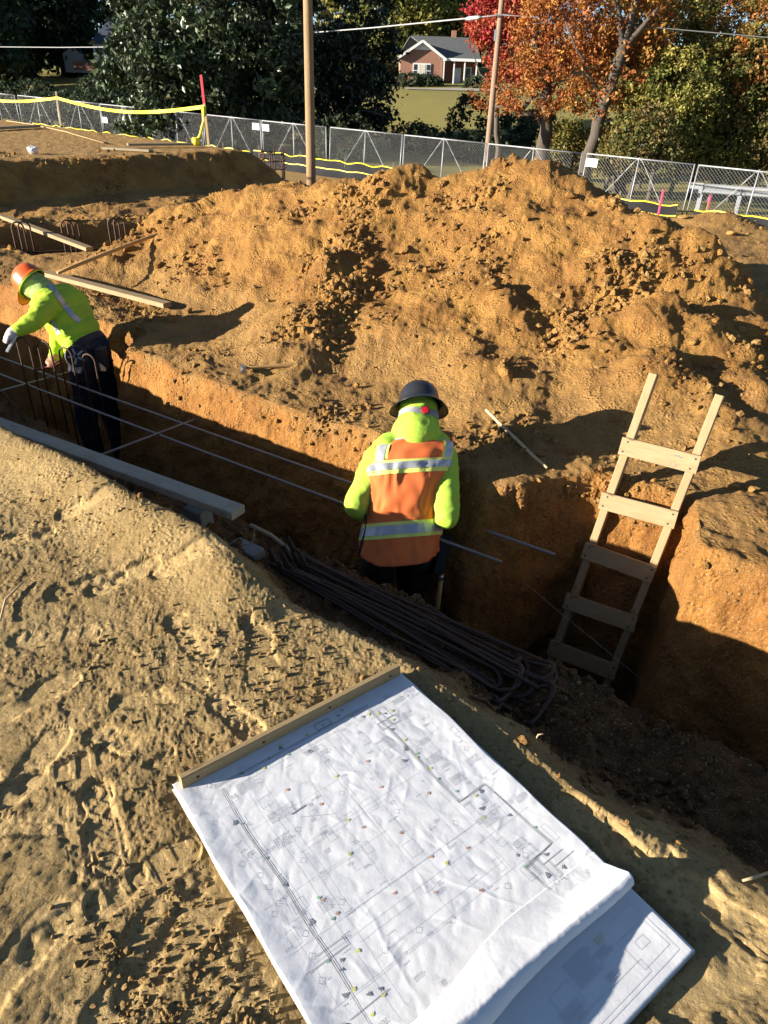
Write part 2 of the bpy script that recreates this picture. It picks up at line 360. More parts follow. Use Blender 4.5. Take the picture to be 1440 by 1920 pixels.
def relief(x, y, z):
    """metres of relief along the surface normal, and the mask values used for colour"""
    s = DS[0] * x + DS[1] * y; n = DN[0] * x + DN[1] * y
    fe = far_edge(s); nl = near_lip(s); nc = near_crest(s); ff = fence_f(x, y)
    r = np.sqrt(x * x + y * y)
    bench = 1 - sstep(nc - 0.05, nc + 0.25, n)
    trench = sstep(nl - 0.02, nl + 0.03, n) * (1 - sstep(fe - 0.04, fe + 0.02, n))
    far = sstep(fe - 0.02, fe + 0.1, n) * (1 - sstep(-6, -1, ff))
    m0 = -0.06
    pile = far * sstep(-0.02, 0.25, z)
    rough_near = 0.55 + 0.6 * fbm2(x, y, 1.7, 2, 91)
    d = np.zeros(x.shape, np.float32); PRESS = np.zeros(x.shape, np.float32)
    nearm = (r < 7)
    X, Y, Z = x[nearm], y[nearm], z[nearm]
    # bench: trodden sand, crumbs
    fine = fbm3(X, Y, Z, 26, 3, 101, 0.55)
    b = 0.006 * fbm2(X, Y, 2.6, 2, 111) + 0.005 * (np.abs(fbm2(X, Y, 6.5, 2, 112)) - 0.3) + 0.0030 * fine + 0.0020 * fbm3(X, Y, Z, 85, 2, 104, 0.7)
    crumb = np.clip(rough_near[nearm], 0, 1.3)
    c1 = domes(X, Y, 0.045, 120, .12, .55, .55) * 0.045; c2 = domes(X, Y, 0.02, 130, .2, .6, .6) * 0.02; c3 = domes(X, Y, 0.11, 140, .06, .36, .35) * 0.11
    b = b + crumb * (0.16 * c1 + 0.32 * c2 + 0.04 * c3)
    st, press = stamp(X, Y)
    b = b * (1 - 0.93 * press) + st; PRESS[nearm] = press
    # paper lies on ground pressed flat
    u = (X - SHEET_A[0]) * SHEET_U[0] + (Y - SHEET_A[1]) * SHEET_U[1]; v = (X - SHEET_A[0]) * SHEET_V[0] + (Y - SHEET_A[1]) * SHEET_V[1]
    inp = sstep(-0.06, 0.03, u) * sstep(-0.06, 0.03, v) * (1 - sstep(1.03, 1.13, u)) * (1 - sstep(0.74, 0.83, v))
    b = b * (1 - inp) - 0.012 * inp
    slope = 0.050 * fbm3(X, Y, Z, 3.6, 4, 151, .6) + 0.9 * c3 + 0.8 * c1 + 0.6 * c2 + 0.003 * fine
    wall = 0.060 * fbm3(X, Y, Z * 0.9, 3.0, 4, 161, .55) + 0.016 * fbm3(X, Y, Z * 0.6, 15, 3, 162) - 0.02 * np.clip(perlin3(X * 6, Y * 6, Z * 5, 163) - 0.25, 0, 1)
    B, T, Fm = bench[nearm], trench[nearm], far[nearm]
    dn = b * B + slope * (1 - B) * (1 - T)
    dn = dn * (1 - Fm) * (1 - T) + wall * T
    d[nearm] = dn
    # far bank, heap
    fm = far > 0.001
    X, Y, Z = x[fm], y[fm], z[fm]; P = pile[fm]
    big = fbm3(X, Y, Z, 1.5, 3, 171, 0.55); med = fbm3(X, Y, Z, 5.0, 3, 172, 0.6); fi = fbm3(X, Y, Z, 21, 2, 173, 0.6)
    clod = np.clip(0.22 + 1.35 * fbm2(X, Y, 1.25, 2, 174), 0.0, 1.1)
    e1 = domes(X, Y, 0.17, 180, .08, .5, .5) * 0.17; e2 = domes(X, Y, 0.075, 190, .15, .6, .62) * 0.075; e3 = domes(X, Y, 0.033, 195, .2, .6, .7) * 0.033; e0 = domes(X, Y, 0.42, 198, .05, .34, .3) * 0.42
    ridg = 0.05 * (np.abs(perlin3(X * 2.6, Y * 2.6, Z * 2.6, 177)) - 0.25)
    dp = 0.105 * big + 0.026 * med + 0.012 * fi + 1.0 * ridg + clod * (0.10 * e0 + 0.18 * e1 + 0.40 * e2 + 0.3 * e3)
    ff_ = 0.030 * big + 0.018 * med + 0.006 * fi + clod * clod * (0.1 * e1 + 0.42 * e2 + 0.6 * e3)
    fade = 1 - 0.85 * sstep(9, 22, np.sqrt(X * X + Y * Y))
    padm = ((X - PLAT_A[0]) * PLAT_N[0] + (Y - PLAT_A[1]) * PLAT_N[1])
    flat = sstep(0.15, -0.3, padm) * (X < -1.5)
    tot = (ff_ * (1 - P) + dp * P) * fade
    tot = np.where(flat > 0, tot * (1 - flat) + 0.012 * med * flat, tot)
    d[fm] += tot * far[fm]
    return d, bench, trench, far, pile, PRESS

def grid_normals(P):
    du = np.gradient(P, axis=1); dv = np.gradient(P, axis=0)
    N = np.cross(du, dv); N /= (np.linalg.norm(N, axis=2, keepdims=True) + 1e-12)
    N[N[..., 2] < 0] *= -1
    return N

# set of drawings: corner A (left end of batten), axes along the length (U) and the bound edge (V)
SHEET_A = (-0.545, 1.25); _b = np.array((0.06, 1.72)) - np.array(SHEET_A); SHEET_V = tuple(_b / np.linalg.norm(_b)); SHEET_U = (SHEET_V[1], -SHEET_V[0])

NC, NR = 900, 1000
_a = np.concatenate([np.linspace(-62, -36, 60)[:-1], np.linspace(-36, 36, NC - 118), np.linspace(36, 62, 61)[1:]]); NC = len(_a)
ang = np.radians(_a)
rf = np.exp(np.linspace(math.log(0.22), math.log(230.0), 1500))
cs = np.unique(np.concatenate([np.arange(0, NC, 6), [NC - 1]]))      # row spacing worked out on every sixth column
ac = ang[cs]
Xf = np.sin(ac)[None, :] * rf[:, None]; Yf = np.cos(ac)[None, :] * rf[:, None]
Zf = base_height(Xf, Yf)
dist = np.sqrt(Xf ** 2 + Yf ** 2 + (Zf - CAM_H) ** 2)
dl = np.sqrt(np.diff(rf)[:, None] ** 2 * 0.30 + np.diff(Zf, axis=0) ** 2 * 0.9) / (0.5 * (dist[1:] + dist[:-1]))
graz = np.diff(np.arctan2(rf[:, None], CAM_H - Zf), axis=0)          # angle swept as seen from eye height
w = 0.4 * dl + 1.0 * np.clip(graz, 0, None) + 0.00004
def _box(a, k, ax):
    pad = [(0, 0), (0, 0)]; pad[ax] = (k // 2 + 1, k // 2); c = np.cumsum(np.pad(a, pad, mode='edge'), axis=ax)
    return (c[k:] - c[:-k]) / k if ax == 0 else (c[:, k:] - c[:, :-k]) / k
w = _box(_box(w, 13, 0), 3, 1)
cw = np.concatenate([np.zeros((1, len(cs))), np.cumsum(w, axis=0)]); cw /= cw[-1]
Rc = np.empty((NR, len(cs))); tq = np.linspace(0, 1, NR)
for j in range(len(cs)): Rc[:, j] = np.interp(tq, cw[:, j], rf)
R = np.empty((NR, NC))
for i in range(NR): R[i] = np.interp(ang, ac, Rc[i])
GX = np.sin(ang)[None, :] * R; GY = np.cos(ang)[None, :] * R
GZ = base_height(GX, GY)
Pg = np.stack([GX, GY, GZ], axis=2)
Nn = grid_normals(Pg)
for ax in (0, 1):                                                   # soften the normals at sharp lips
    Nn = (np.roll(Nn, 1, ax) + Nn * 2 + np.roll(Nn, -1, ax)); Nn /= np.linalg.norm(Nn, axis=2, keepdims=True)
d, mB, mT, mF, mP, mPr = relief(GX, GY, GZ)
Pd = Pg + Nn * d[..., None]
idx = np.arange(NR * NC).reshape(NR, NC)
Fq = np.stack([idx[:-1, :-1], idx[:-1, 1:], idx[1:, 1:], idx[1:, :-1]], axis=2).reshape(-1, 4)
fc = Pd.reshape(-1, 3)[Fq].mean(axis=1)
ffc = fence_f(fc[:, 0], fc[:, 1]); sF = DS[0] * fc[:, 0] + DS[1] * fc[:, 1]; nF = DN[0] * fc[:, 0] + DN[1] * fc[:, 1]
pc = mP.reshape(-1)[Fq].mean(axis=1)
reg = np.zeros(len(Fq), np.int8)                                     # 0 ground, 1 heap, 2 trench, 3 verge and lawn
reg[(pc > 0.45) & (fc[:, 0] > -3.0) & (fc[:, 1] < 10.5)] = 1
reg[(nF > near_lip(sF)) & (nF < far_edge(sF))] = 2
reg[ffc > 1.0] = 3
def soil_mat():
    m = bpy.data.materials.new('soil'); m.use_nodes = True; n = m.node_tree.nodes; L = m.node_tree.links; b = n['Principled BSDF']
    b.inputs['Roughness'].default_value = 0.95; b.inputs['Specular IOR Level'].default_value = 0.12
    g = n.new('ShaderNodeNewGeometry'); at_ = n.new('ShaderNodeAttribute'); at_.attribute_name = 'soil'
    def noise(sc, det=6, ro=0.6):
        q = n.new('ShaderNodeTexNoise'); q.inputs['Scale'].default_value = sc; q.inputs['Detail'].default_value = det; q.inputs['Roughness'].default_value = ro; L.new(g.outputs['Position'], q.inputs[0]); return q
    def mix(f, a, b_, mode='MIX'):
        q = n.new('ShaderNodeMix'); q.data_type = 'RGBA'; q.blend_type = mode
        for s_, i in ((f, 0), (a, 6), (b_, 7)):
            if isinstance(s_, (tuple, float)): q.inputs[i].default_value = s_
            else: L.new(s_, q.inputs[i])
        return q.outputs[2]
    def ramp(s_, a, b_):
        q = n.new('ShaderNodeMapRange'); q.inputs[1].default_value = a; q.inputs[2].default_value = b_; L.new(s_, q.inputs[0]); return q.outputs[0]
    sand = mix(ramp(noise(3.0, 2).outputs[0], .35, .65), (.43, .30, .130, 1), (.35, .235, .096, 1))
    clay = mix(ramp(noise(3.2, 4, .65).outputs[0], .38, .62), (.36, .185, .046, 1), (.24, .112, .028, 1))
    c = mix(at_.outputs['Fac'], sand, clay)
    ar = n.new('ShaderNodeAttribute'); ar.attribute_name = 'cut'; c = mix(ar.outputs['Fac'], c, mix(ramp(noise(4, 3).outputs[0], .35, .65), (.38, .175, .042, 1), (.27, .115, .028, 1)))      # red clay where the bank is cut
    ad = n.new('ShaderNodeAttribute'); ad.attribute_name = 'shade_damp'; c = mix(ad.outputs['Fac'], c, mix(ramp(noise(5, 3).outputs[0], .35, .65), (.20, .098, .036, 1), (.13, .060, .022, 1)))      # moist fresh-dug soil, darkened to paint in the shade of slope and trench
    sp = noise(140, 1, .7); c = mix(ramp(sp.outputs[0], .60, .75), c, mix(0.55, c, (.62, .50, .33, 1)))      # pale grit
    s2 = noise(60, 1, .7); c = mix(ramp(s2.outputs[0], .44, .28), c, mix(0.5, c, (.12, .06, .025, 1)))        # dark crumbs, spread wider to paint in tiny shadows between clods
    L.new(c, b.inputs['Base Color'])
    def crumbs(sc, rnd=1.0):
        q = n.new('ShaderNodeTexVoronoi'); q.feature = 'F1'; q.inputs['Scale'].default_value = sc; q.inputs['Randomness'].default_value = rnd; L.new(g.outputs['Position'], q.inputs['Vector'])
        r_ = n.new('ShaderNodeMapRange'); r_.inputs[1].default_value = .55; r_.inputs[2].default_value = .05; L.new(q.outputs['Distance'], r_.inputs[0]); return r_.outputs[0]
    def mul(a, b_, op='MULTIPLY'):
        q = n.new('ShaderNodeMath'); q.operation = op
        for s_, i in ((a, 0), (b_, 1)):
            if isinstance(s_, float): q.inputs[i].default_value = s_
            else: L.new(s_, q.inputs[i])
        return q.outputs[0]
    ma = ramp(noise(9, 1, .6).outputs[0], .42, .62)
    hh = mul(mul(crumbs(48.0), ma), .75); hh = mul(hh, mul(noise(24, 7, .78).outputs[0], 1.5), 'ADD')
    ap = n.new('ShaderNodeAttribute'); ap.attribute_name = 'press'; hh = mul(hh, mul(1.0, mul(ap.outputs['Fac'], .7), 'SUBTRACT'))
    b0 = n.new('ShaderNodeBump'); b0.inputs['Distance'].default_value = 0.026; b0.inputs['Strength'].default_value = 0.9; L.new(hh, b0.inputs['Height'])
    '''
    b1 = n.new('ShaderNodeBump'); b1.inputs['Distance'].default_value = 0.012; b1.inputs['Strength'].default_value = 0.8; L.new(n1.outputs[0], b1.inputs['Height']); L.new(b0.outputs[0], b1.inputs['Normal'])
    b2 = n.new('ShaderNodeBump'); b2.inputs['Distance'].default_value = 0.004; b2.inputs['Strength'].default_value = 0.8; L.new(n2.outputs[0], b2.inputs['Height']); L.new(b1.outputs[0], b2.inputs['Normal'])
    '''
    L.new(b0.outputs[0], b.inputs['Normal'])
    return m
def grass_mat():
    m = mat('grass', (.30, .25, .085), .95, 0, .35, .6, .03, 25, .1, col2=(.20, .18, .055)); return m
M_SOIL = soil_mat(); M_GRASS = grass_mat()
PADM = sstep(0.1, -0.2, (GX - PLAT_A[0]) * PLAT_N[0] + (GY - PLAT_A[1]) * PLAT_N[1]) * (GX < -1.5)
soilv = np.clip(mF * (0.75 - 0.45 * PADM) + mT * 1.0 + 0.35 * (1 - mB) * (1 - mF) + 0.25 * mP, 0, 1).reshape(-1)
_n = DN[0] * GX + DN[1] * GY; _s = DS[0] * GX + DS[1] * GY
shade_dampv = np.clip(sstep(.06, .20, _n - near_crest(_s) + .10 * fbm2(GX, GY, 5, 2, 410)) * (1 - sstep(-.22, -.12, _n - far_edge(_s))), 0, 1).reshape(-1)  # shade mask: near slope, near wall and floor darkened, sunlit far wall spared
_q = _n - far_edge(_s) + .06 * fbm2(GX, GY, 4, 2, 420); cutv = (sstep(-.3, -.2, _q) * (1 - sstep(.02, .14, _q))).reshape(-1)
Vall = Pd.reshape(-1, 3); pressv = mPr.reshape(-1)
def sub_mesh(name, mask):
    f = Fq[mask]; u, inv = np.unique(f, return_inverse=True)
    me = np_mesh(name, Vall[u], inv.reshape(-1, 4)); set_attr(me, 'soil', soilv[u]); set_attr(me, 'press', pressv[u]); set_attr(me, 'shade_damp', shade_dampv[u]); set_attr(me, 'cut', cutv[u]); return me
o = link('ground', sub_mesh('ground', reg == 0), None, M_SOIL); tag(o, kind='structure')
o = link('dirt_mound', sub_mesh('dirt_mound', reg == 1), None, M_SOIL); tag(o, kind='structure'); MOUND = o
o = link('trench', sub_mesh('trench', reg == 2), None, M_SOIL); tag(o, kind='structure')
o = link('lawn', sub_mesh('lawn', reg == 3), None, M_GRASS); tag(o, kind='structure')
# quick lookup of the finished surface height
BV = BVHTree.FromPolygons([tuple(v) for v in Vall[::1]], [tuple(f) for f in Fq[reg != 9][::1]]) if False else None
def gz(x, y):
    """height of the finished surface at x, y (nearest point of the displaced grid, refined on the base)"""
    X = np.array([[x]], float); Y = np.array([[y]], float)
    a = math.degrees(math.atan2(x, y)); j = int(np.argmin(np.abs(_a - a))); i = int(np.argmin(np.abs(R[:, j] - math.hypot(x, y))))
    return float(Pd[max(0, i - 1):i + 2, max(0, j - 1):j + 2, 2].mean())

# ------------------------------------------------------------------ loose clods and pebbles
def ico(sub):
    b = bmesh.new(); bmesh.ops.create_icosphere(b, subdivisions=sub, radius=1.0); V = np.array([v.co[:] for v in b.verts]); F = np.array([[v.index for v in f.verts] for f in b.faces]); b.free(); return V, F
ICO1, ICO2 = ico(1), ico(2)
def rock(base, seed):
    V, F = base; a = perlin3(V[:, 0] * 1.3 + seed * 3.1, V[:, 1] * 1.3, V[:, 2] * 1.3 + seed, seed % 97)
    r = np.random.default_rng(seed); W_ = V * (1 + .55 * a[:, None])
    for _ in range(5):                                   # knock flat faces on it
        n = r.normal(size=3); n /= np.linalg.norm(n); d = r.uniform(.5, .8); h = W_ @ n; W_ = W_ - np.clip(h - d, 0, None)[:, None] * n
    return W_ * np.array((1, r.uniform(.65, 1), r.uniform(.5, .85)))
ROCKS1 = [rock(ICO1, 40 + k) for k in range(24)]; ROCKS2 = [rock(ICO2, 80 + k) for k in range(14)]
def scatter(name, pts, sizes, soil, base, shapes, mat_, sink=.25, parent=None):
    """many small lumps joined into one mesh"""
    nV = len(base[0]); nF = len(base[1]); n = len(pts); out = np.empty((n * nV, 3), np.float32); F = np.empty((n * nF, 3), np.int32)
    for k in range(n):
        q = RNG.normal(size=4); q /= np.linalg.norm(q); a, b, c, d_ = q
        M = np.array([[1 - 2 * (c * c + d_ * d_), 2 * (b * c - d_ * a), 2 * (b * d_ + c * a)], [2 * (b * c + d_ * a), 1 - 2 * (b * b + d_ * d_), 2 * (c * d_ - b * a)], [2 * (b * d_ - c * a), 2 * (c * d_ + b * a), 1 - 2 * (b * b + c * c)]])
        out[k * nV:(k + 1) * nV] = (shapes[k % len(shapes)] @ M.T) * sizes[k] + pts[k] + (0, 0, sizes[k] * (.5 - sink)); F[k * nF:(k + 1) * nF] = base[1] + k * nV
    me = np_mesh(name, out, F, False); set_attr(me, 'soil', np.repeat(soil, nV)); o = link(name, me, parent, mat_); tag(o, kind='stuff'); return o
flatP = Pd.reshape(-1, 3); fP, fB, fT, fF_ = mP.reshape(-1), mB.reshape(-1), mT.reshape(-1), mF.reshape(-1); vis = np.abs(np.repeat(_a[None, :], NR, 0).reshape(-1)) < 40
def pick(wt, n):
    c = np.cumsum(wt); return np.searchsorted(c, RNG.random(n) * c[-1])
rr = np.hypot(flatP[:, 0], flatP[:, 1]); patch = np.clip(.45 + 1.2 * fbm2(flatP[:, 0], flatP[:, 1], 1.25, 2, 174), .08, 1.3) ** 1.5
i_ = pick(vis * fF_ * (rr < 14) * patch * (.25 + fP) * patch, 12000); s_ = .0035 + .036 * RNG.random(12000) ** 6
scatter('loose_clods', flatP[i_], s_ * np.clip(rr[i_] / 5.5, .7, 1.15), np.clip(.6 + .5 * RNG.random(12000), 0, 1), ICO1, ROCKS1, M_SOIL, .3, MOUND)
i_ = pick(vis * (1 - fF_) * (1 - fT) * (rr < 5) * patch, 13000); s_ = .0016 + .011 * RNG.random(13000) ** 8
inside = lambda P: ((P[:, 0] - SHEET_A[0]) * SHEET_U[0] + (P[:, 1] - SHEET_A[1]) * SHEET_U[1] > -.03) & ((P[:, 0] - SHEET_A[0]) * SHEET_U[0] + (P[:, 1] - SHEET_A[1]) * SHEET_U[1] < 1.12) & ((P[:, 0] - SHEET_A[0]) * SHEET_V[0] + (P[:, 1] - SHEET_A[1]) * SHEET_V[1] > -.03) & ((P[:, 0] - SHEET_A[0]) * SHEET_V[0] + (P[:, 1] - SHEET_A[1]) * SHEET_V[1] < .80)
ok = ~inside(flatP[i_]); i_, s_ = i_[ok], s_[ok]
scatter('loose_pebbles', flatP[i_], s_, .1 + .3 * RNG.random(len(i_)), ICO1, ROCKS1, M_SOIL, .38)
shl = (1 - fB) * (1 - fF_) * (1 - fT); i_ = pick(vis * shl * (rr < 6) * (.3 + patch), 2200); s_ = .004 + .028 * RNG.random(2200) ** 5
o = scatter('slope_clods', flatP[i_], s_, np.full(2200, .8), ICO1, ROCKS1, M_SOIL, .35); o.data.attributes.new('shade_damp', 'FLOAT', 'POINT').data.foreach_set('value', np.repeat(np.clip(shade_dampv[i_], 0, 1), len(ICO1[0])).astype(np.float32))
clod_me = []
for k, V in enumerate(ROCKS2):
    me = np_mesh('clod', V, ICO2[1], False); set_attr(me, 'soil', np.full(len(V), .75 + .02 * k)); me.materials.append(M_SOIL); clod_me.append(me)
def clod(px, py, w, depth0=4.0):
    """single clod about w photo pixels wide, standing on the finished surface under photo pixel (px, py)"""
    d_ = np.array(at(px, py, 1.0)) - np.array((0, 0, CAM_H)); best = None
    for t in np.linspace(2.0, 11.0, 450):
        q = d_ * t + (0, 0, CAM_H)
        if gz(q[0], q[1]) > q[2]: best = q; break
    if best is None: return
    r = w / FPX * t * .5; o = bpy.data.objects.new('clod', random.choice(clod_me)); COL.objects.link(o); o.parent = MOUND
    o.location = (best[0], best[1], best[2] + r * .2); o.scale = (r * random.uniform(.9, 1.2),) * 2 + (r * random.uniform(.75, 1.0),); o.rotation_euler = (random.uniform(-.4, .4), random.uniform(-.4, .4), random.uniform(0, 6.28))
CL = [(922, 540, 52), (975, 605, 24), (965, 620, 20), (1060, 625, 26), (1075, 655, 28), (1090, 650, 20), (1055, 650, 18), (945, 700, 50), (760, 470, 24), (650, 640, 20), (628, 645, 22), (1010, 510, 18), (860, 560, 16), (1375, 915, 34), (1410, 920, 26), (1370, 440, 22), (1240, 480, 20), (700, 600, 16), (720, 590, 14), (735, 600, 16), (690, 615, 14), (1130, 660, 18), (1150, 640, 16), (1120, 690, 18), (1200, 690, 20), (1300, 640, 22), (1390, 620, 24), (1420, 650, 22), (1340, 690, 20), (1000, 730, 22), (880, 640, 14), (560, 380, 16), (640, 350, 18), (520, 400, 14), (480, 430, 16), (690, 330, 16), (240, 470, 20), (225, 480, 24), (300, 500, 18), (330, 480, 16), (350, 415, 18), (330, 410, 14), (310, 430, 12), (990, 780, 18), (930, 790, 16), (1150, 790, 22), (1080, 800, 18), (1240, 760, 18), (1300, 830, 20), (1180, 800, 16), (840, 690, 16), (600, 700, 14), (410, 640, 12), (1030, 460, 20), (1160, 420, 22), (1180, 440, 18), (1280, 410, 18), (780, 330, 20), (830, 345, 22), (1070, 370, 26), (1100, 400, 20), (370, 350, 12)]
random.seed(3)
for a, b, c in CL: clod(a, b, c)
# ------------------------------------------------------------------ materials of the things on site
M_PINE = mat('pine', (.40, .29, .15), .75, 0, .14, 5, .0012, 60, .25, stretch=(1.2, 14, 14), col2=(.30, .20, .09), mud=.35, knots=.7)
M_PINE_GREY = mat('weathered_pine', (.32, .26, .17), .8, 0, .2, 5, .0012, 60, .2, stretch=(1.2, 12, 12), col2=(.23, .18, .115), mud=.4, knots=.6)
M_LADDER = mat('ladder_pine', (.37, .275, .15), .75, 0, .14, 6, .001, 60, .25, stretch=(1.5, 16, 16), col2=(.22, .145, .07), mud=.40, knots=.75)
M_REBAR = mat('rebar_steel', (.045, .036, .032), .7, .35, .4, 14, .002, 120, .4, col2=(.13, .06, .03))
M_REBAR_LIT = mat('sunlit_rebar', (.26, .22, .19), .55, .5, .3, 25, .002, 120, .4)  # lighter copy of the rebar steel, sunlight put into its colour
M_STEEL = mat('steel', (.42, .42, .41), .4, .9, .2, 20)
M_GALV = mat('galvanised', (.55, .56, .57), .45, .75, .15, 12)
M_CONC = mat('concrete', (.24, .225, .20), .9, 0, .2, 30, .003, 80, mud=.5)
M_PAPER = mat('paper', (.68, .69, .71), .75, 0, .02, 6, .0004, 90, .3, col2=(.62, .62, .625), transl=0.0)
M_PAPER_OLD = mat('soiled_paper', (.48, .45, .40), .85, 0, .02, 20, .0004, 90, .2, col2=(.36, .31, .24))
M_INK = mat('ink', (.20, .205, .22), .8)
M_INK2 = mat('light_ink', (.50, .51, .54), .8)
M_YEL = mat('yellow_marker', (.55, .55, .16), .8); M_GRN = mat('green_pencil', (.22, .38, .24), .8); M_ORG = mat('orange_pencil', (.52, .27, .16), .8)
M_BLACK = mat('black_rubber', (.02, .02, .02), .6)
M_TWIG = mat('dry_twig', (.45, .33, .19), .9, 0, .25, 20)
M_HANDLE = mat('hickory', (.42, .25, .09), .55, 0, .2, 10, stretch=(2, 12, 12))

# ------------------------------------------------------------------ the set of drawings on the ground
def sheet_xy(u, v): return SHEET_A[0] + SHEET_U[0] * u + SHEET_V[0] * v, SHEET_A[1] + SHEET_U[1] * u + SHEET_V[1] * v
PLAN = empty('plan_set', (*sheet_xy(0.5, 0.38), 0.0), 0, 'large crumpled white set of building drawings bound by a batten on the sand', 'plans')
def creases(u, v, sd):
    """sharp folds of handled paper, metres"""
    h = np.zeros(u.shape); r = np.random.default_rng(900 + sd)
    wu = u + .006 * perlin2(u * 14, v * 14, 210 + sd); wv = v + .006 * perlin2(u * 14 + 4, v * 14, 211 + sd)
    for k in range(230):
        cx, cy, a = r.uniform(0, 1.1), r.uniform(0, .78), r.uniform(0, math.pi); L = r.uniform(.012, .07) * (3 if k < 16 else 1); am = r.uniform(.0004, .0013) * r.choice((1, 1, -1)); w_ = r.uniform(.0025, .007)
        X = (wu - cx) * math.cos(a) + (wv - cy) * math.sin(a); Y = -(wu - cx) * math.sin(a) + (wv - cy) * math.cos(a)
        fade = np.clip(1 - np.abs(X) / L, 0, 1); h += am * fade * np.exp(-np.abs(Y) / w_) * (1 + .0 * Y)
    return h + .0022 * perlin2(u * 2.2, v * 2.2, 230 + sd) + .0016 * np.abs(perlin2(wu * 9, wv * 9, 231 + sd)) + .0010 * np.abs(perlin2(wu * 21, wv * 21, 232 + sd))
def stack_top(u, v):
    """height of the pile of sheets: lifts a little along its loose edges"""
    lift = .007 * np.exp(-((.775 - v) / .05) ** 2) * (.5 + .7 * perlin2(u * 4, u * 0, 240)) * sstep(.08, .3, u) + .006 * np.exp(-((v) / .04) ** 2) * (.6 + .6 * perlin2(u * 5, u * 0 + 3, 241))
    return .012 + lift
L0 = .892
def top_sheet(l, v, wrinkle=True):
    """l runs along the sheet; past L0 it curls up and back over itself. Returns xyz arrays"""
    R_ = .026 + .003 * np.sin(v * 7 + .6) + .014 * sstep(.5, .0, v)
    h0 = stack_top(np.minimum(l, .9), v) + .003
    th = np.clip((l - L0) / R_, 0, math.pi * .96); past = np.clip(l - L0 - R_ * math.pi * .96, 0, 1)
    uu = np.where(l < L0, l, L0 + R_ * np.sin(th) - past * .985)
    hh = np.where(l < L0, h0, h0 + R_ * (1 - np.cos(th)) - past * (.50 + .22 * np.sin(v * 9 + 1)))
    hh = np.maximum(hh, h0 + .0025)
    if wrinkle:
        c = creases(l, v, 0); amp = np.where(l < L0 - .03, 1.0, .7); hh = hh + c * amp * np.clip(l * 12 + .1, .1, 1)
        uu = uu + np.where(l > L0, creases(l * 1.0, v, 5) * .6 + .010 * perlin2(v * 5, l * 3, 255), 0)
    edge = .006 * perlin2(l * 6, l * 0 + 9, 250)
    vv = v + edge * ((v - .385) / .385)
    x, y = sheet_xy(uu, vv)
    return np.stack([x, y, hh], axis=-1)
def sheet_mesh(name, fn, u0, u1, v0, v1, nu, nv):
    U_, V_ = np.meshgrid(np.linspace(u0, u1, nu), np.linspace(v0, v1, nv), indexing='ij')
    P = fn(U_, V_); i = np.arange(nu * nv).reshape(nu, nv)
    F = np.stack([i[:-1, :-1], i[1:, :-1], i[1:, 1:], i[:-1, 1:]], axis=2).reshape(-1, 4)
    return np_mesh(name, P.reshape(-1, 3), F)
for k in range(6):                                     # the lower sheets, each lying a little differently
    du, dv = random.uniform(-.004, .006), random.uniform(-.004, .004)
    def low(u, v, k=k, du=du, dv=dv):
        h = stack_top(u, v) * (k + .6) / 6.2 + creases(u * .8, v * .8, 20 + (0 if k == 5 else k)) * (.55 if k == 5 else .12)
        h = h * np.clip(u * 10 + .3, .3, 1)
        x, y = sheet_xy(u + du, v + dv + .004 * perlin2(u * 5, u * 0 + k, 260) * np.sign(v - .3)); return np.stack([x, y, h], axis=-1)
    n_ = 150 if k == 5 else 60
    o = W(link('sheet', sheet_mesh('sheet', low, 0.002, 1.083, 0.0, .772, n_, int(n_ * .7)), PLAN, M_PAPER if k == 5 else M_PAPER_OLD))
    sm = o.modifiers.new('thickness', 'SOLIDIFY'); sm.thickness = .0012
    if k == 5: LOW_FN = low
o = W(link('top_sheet', sheet_mesh('top_sheet', top_sheet, 0.002, 1.072, 0.0, .770, 330, 220), PLAN, M_PAPER)); o['label'] = 'crumpled top drawing with its far end curled back over'
sm = o.modifiers.new('thickness', 'SOLIDIFY'); sm.thickness = .0006
TOP = o
class Print:
    """flat printing laid on a sheet: strokes given in sheet metres"""
    def __init__(s, fn, lift=.0011): s.fn = fn; s.v = []; s.f = []; s.lift = lift
    def stroke(s, pts, w, step=.012):
        for (a, b), (c, d) in zip(pts[:-1], pts[1:]):
            L = math.hypot(c - a, d - b)
            if L < 1e-6: continue
            n = max(1, int(L / step)); px, py = -(d - b) / L * w / 2, (c - a) / L * w / 2; o = len(s.v)
            for i in range(n + 1):
                t = i / n; u, v = a + (c - a) * t, b + (d - b) * t; s.v += [(u + px, v + py), (u - px, v - py)]
            for i in range(n): s.f.append((o + 2 * i, o + 2 * i + 1, o + 2 * i + 3, o + 2 * i + 2))
    def poly(s, pts): o = len(s.v); s.v += list(pts); s.f.append(tuple(range(o, o + len(pts))))
    def text(s, u, v, n, ln, w=.0016, gap=.0042, along=1):
        """a block of n lines of small lettering, as rows of short strokes"""
        for i in range(n):
            q = 0
            while q < ln * random.uniform(.7, 1):
                l = random.uniform(.002, .006)
                s.stroke([(u + i * gap, v + q), (u + i * gap + random.uniform(-.0006, .0006), v + q + l)] if along else [(u + q, v + i * gap), (u + q + l, v + i * gap)], w); q += l + .0016
    def scribble(s, u, v, size, w=.0022):
        pts = [(u + (i % 2) * size * .8 + random.uniform(-.2, .2) * size, v + i * size * .16) for i in range(7)]; s.stroke(pts, w)
    def build(s, name, m, parent):
        a = np.array(s.v); U_, V_ = a[:, 0], a[:, 1]; e = .003
        P = s.fn(U_, V_); A_ = s.fn(U_ + e, V_) - s.fn(U_ - e, V_); B_ = s.fn(U_, V_ + e) - s.fn(U_, V_ - e)
        N = np.cross(A_, B_); N /= np.linalg.norm(N, axis=1, keepdims=True); N[N[:, 2] < 0] *= -1
        me = bpy.data.meshes.new(name); me.from_pydata([tuple(p) for p in P + N * s.lift], [], s.f); me.update()
        return link(name, me, parent, m)
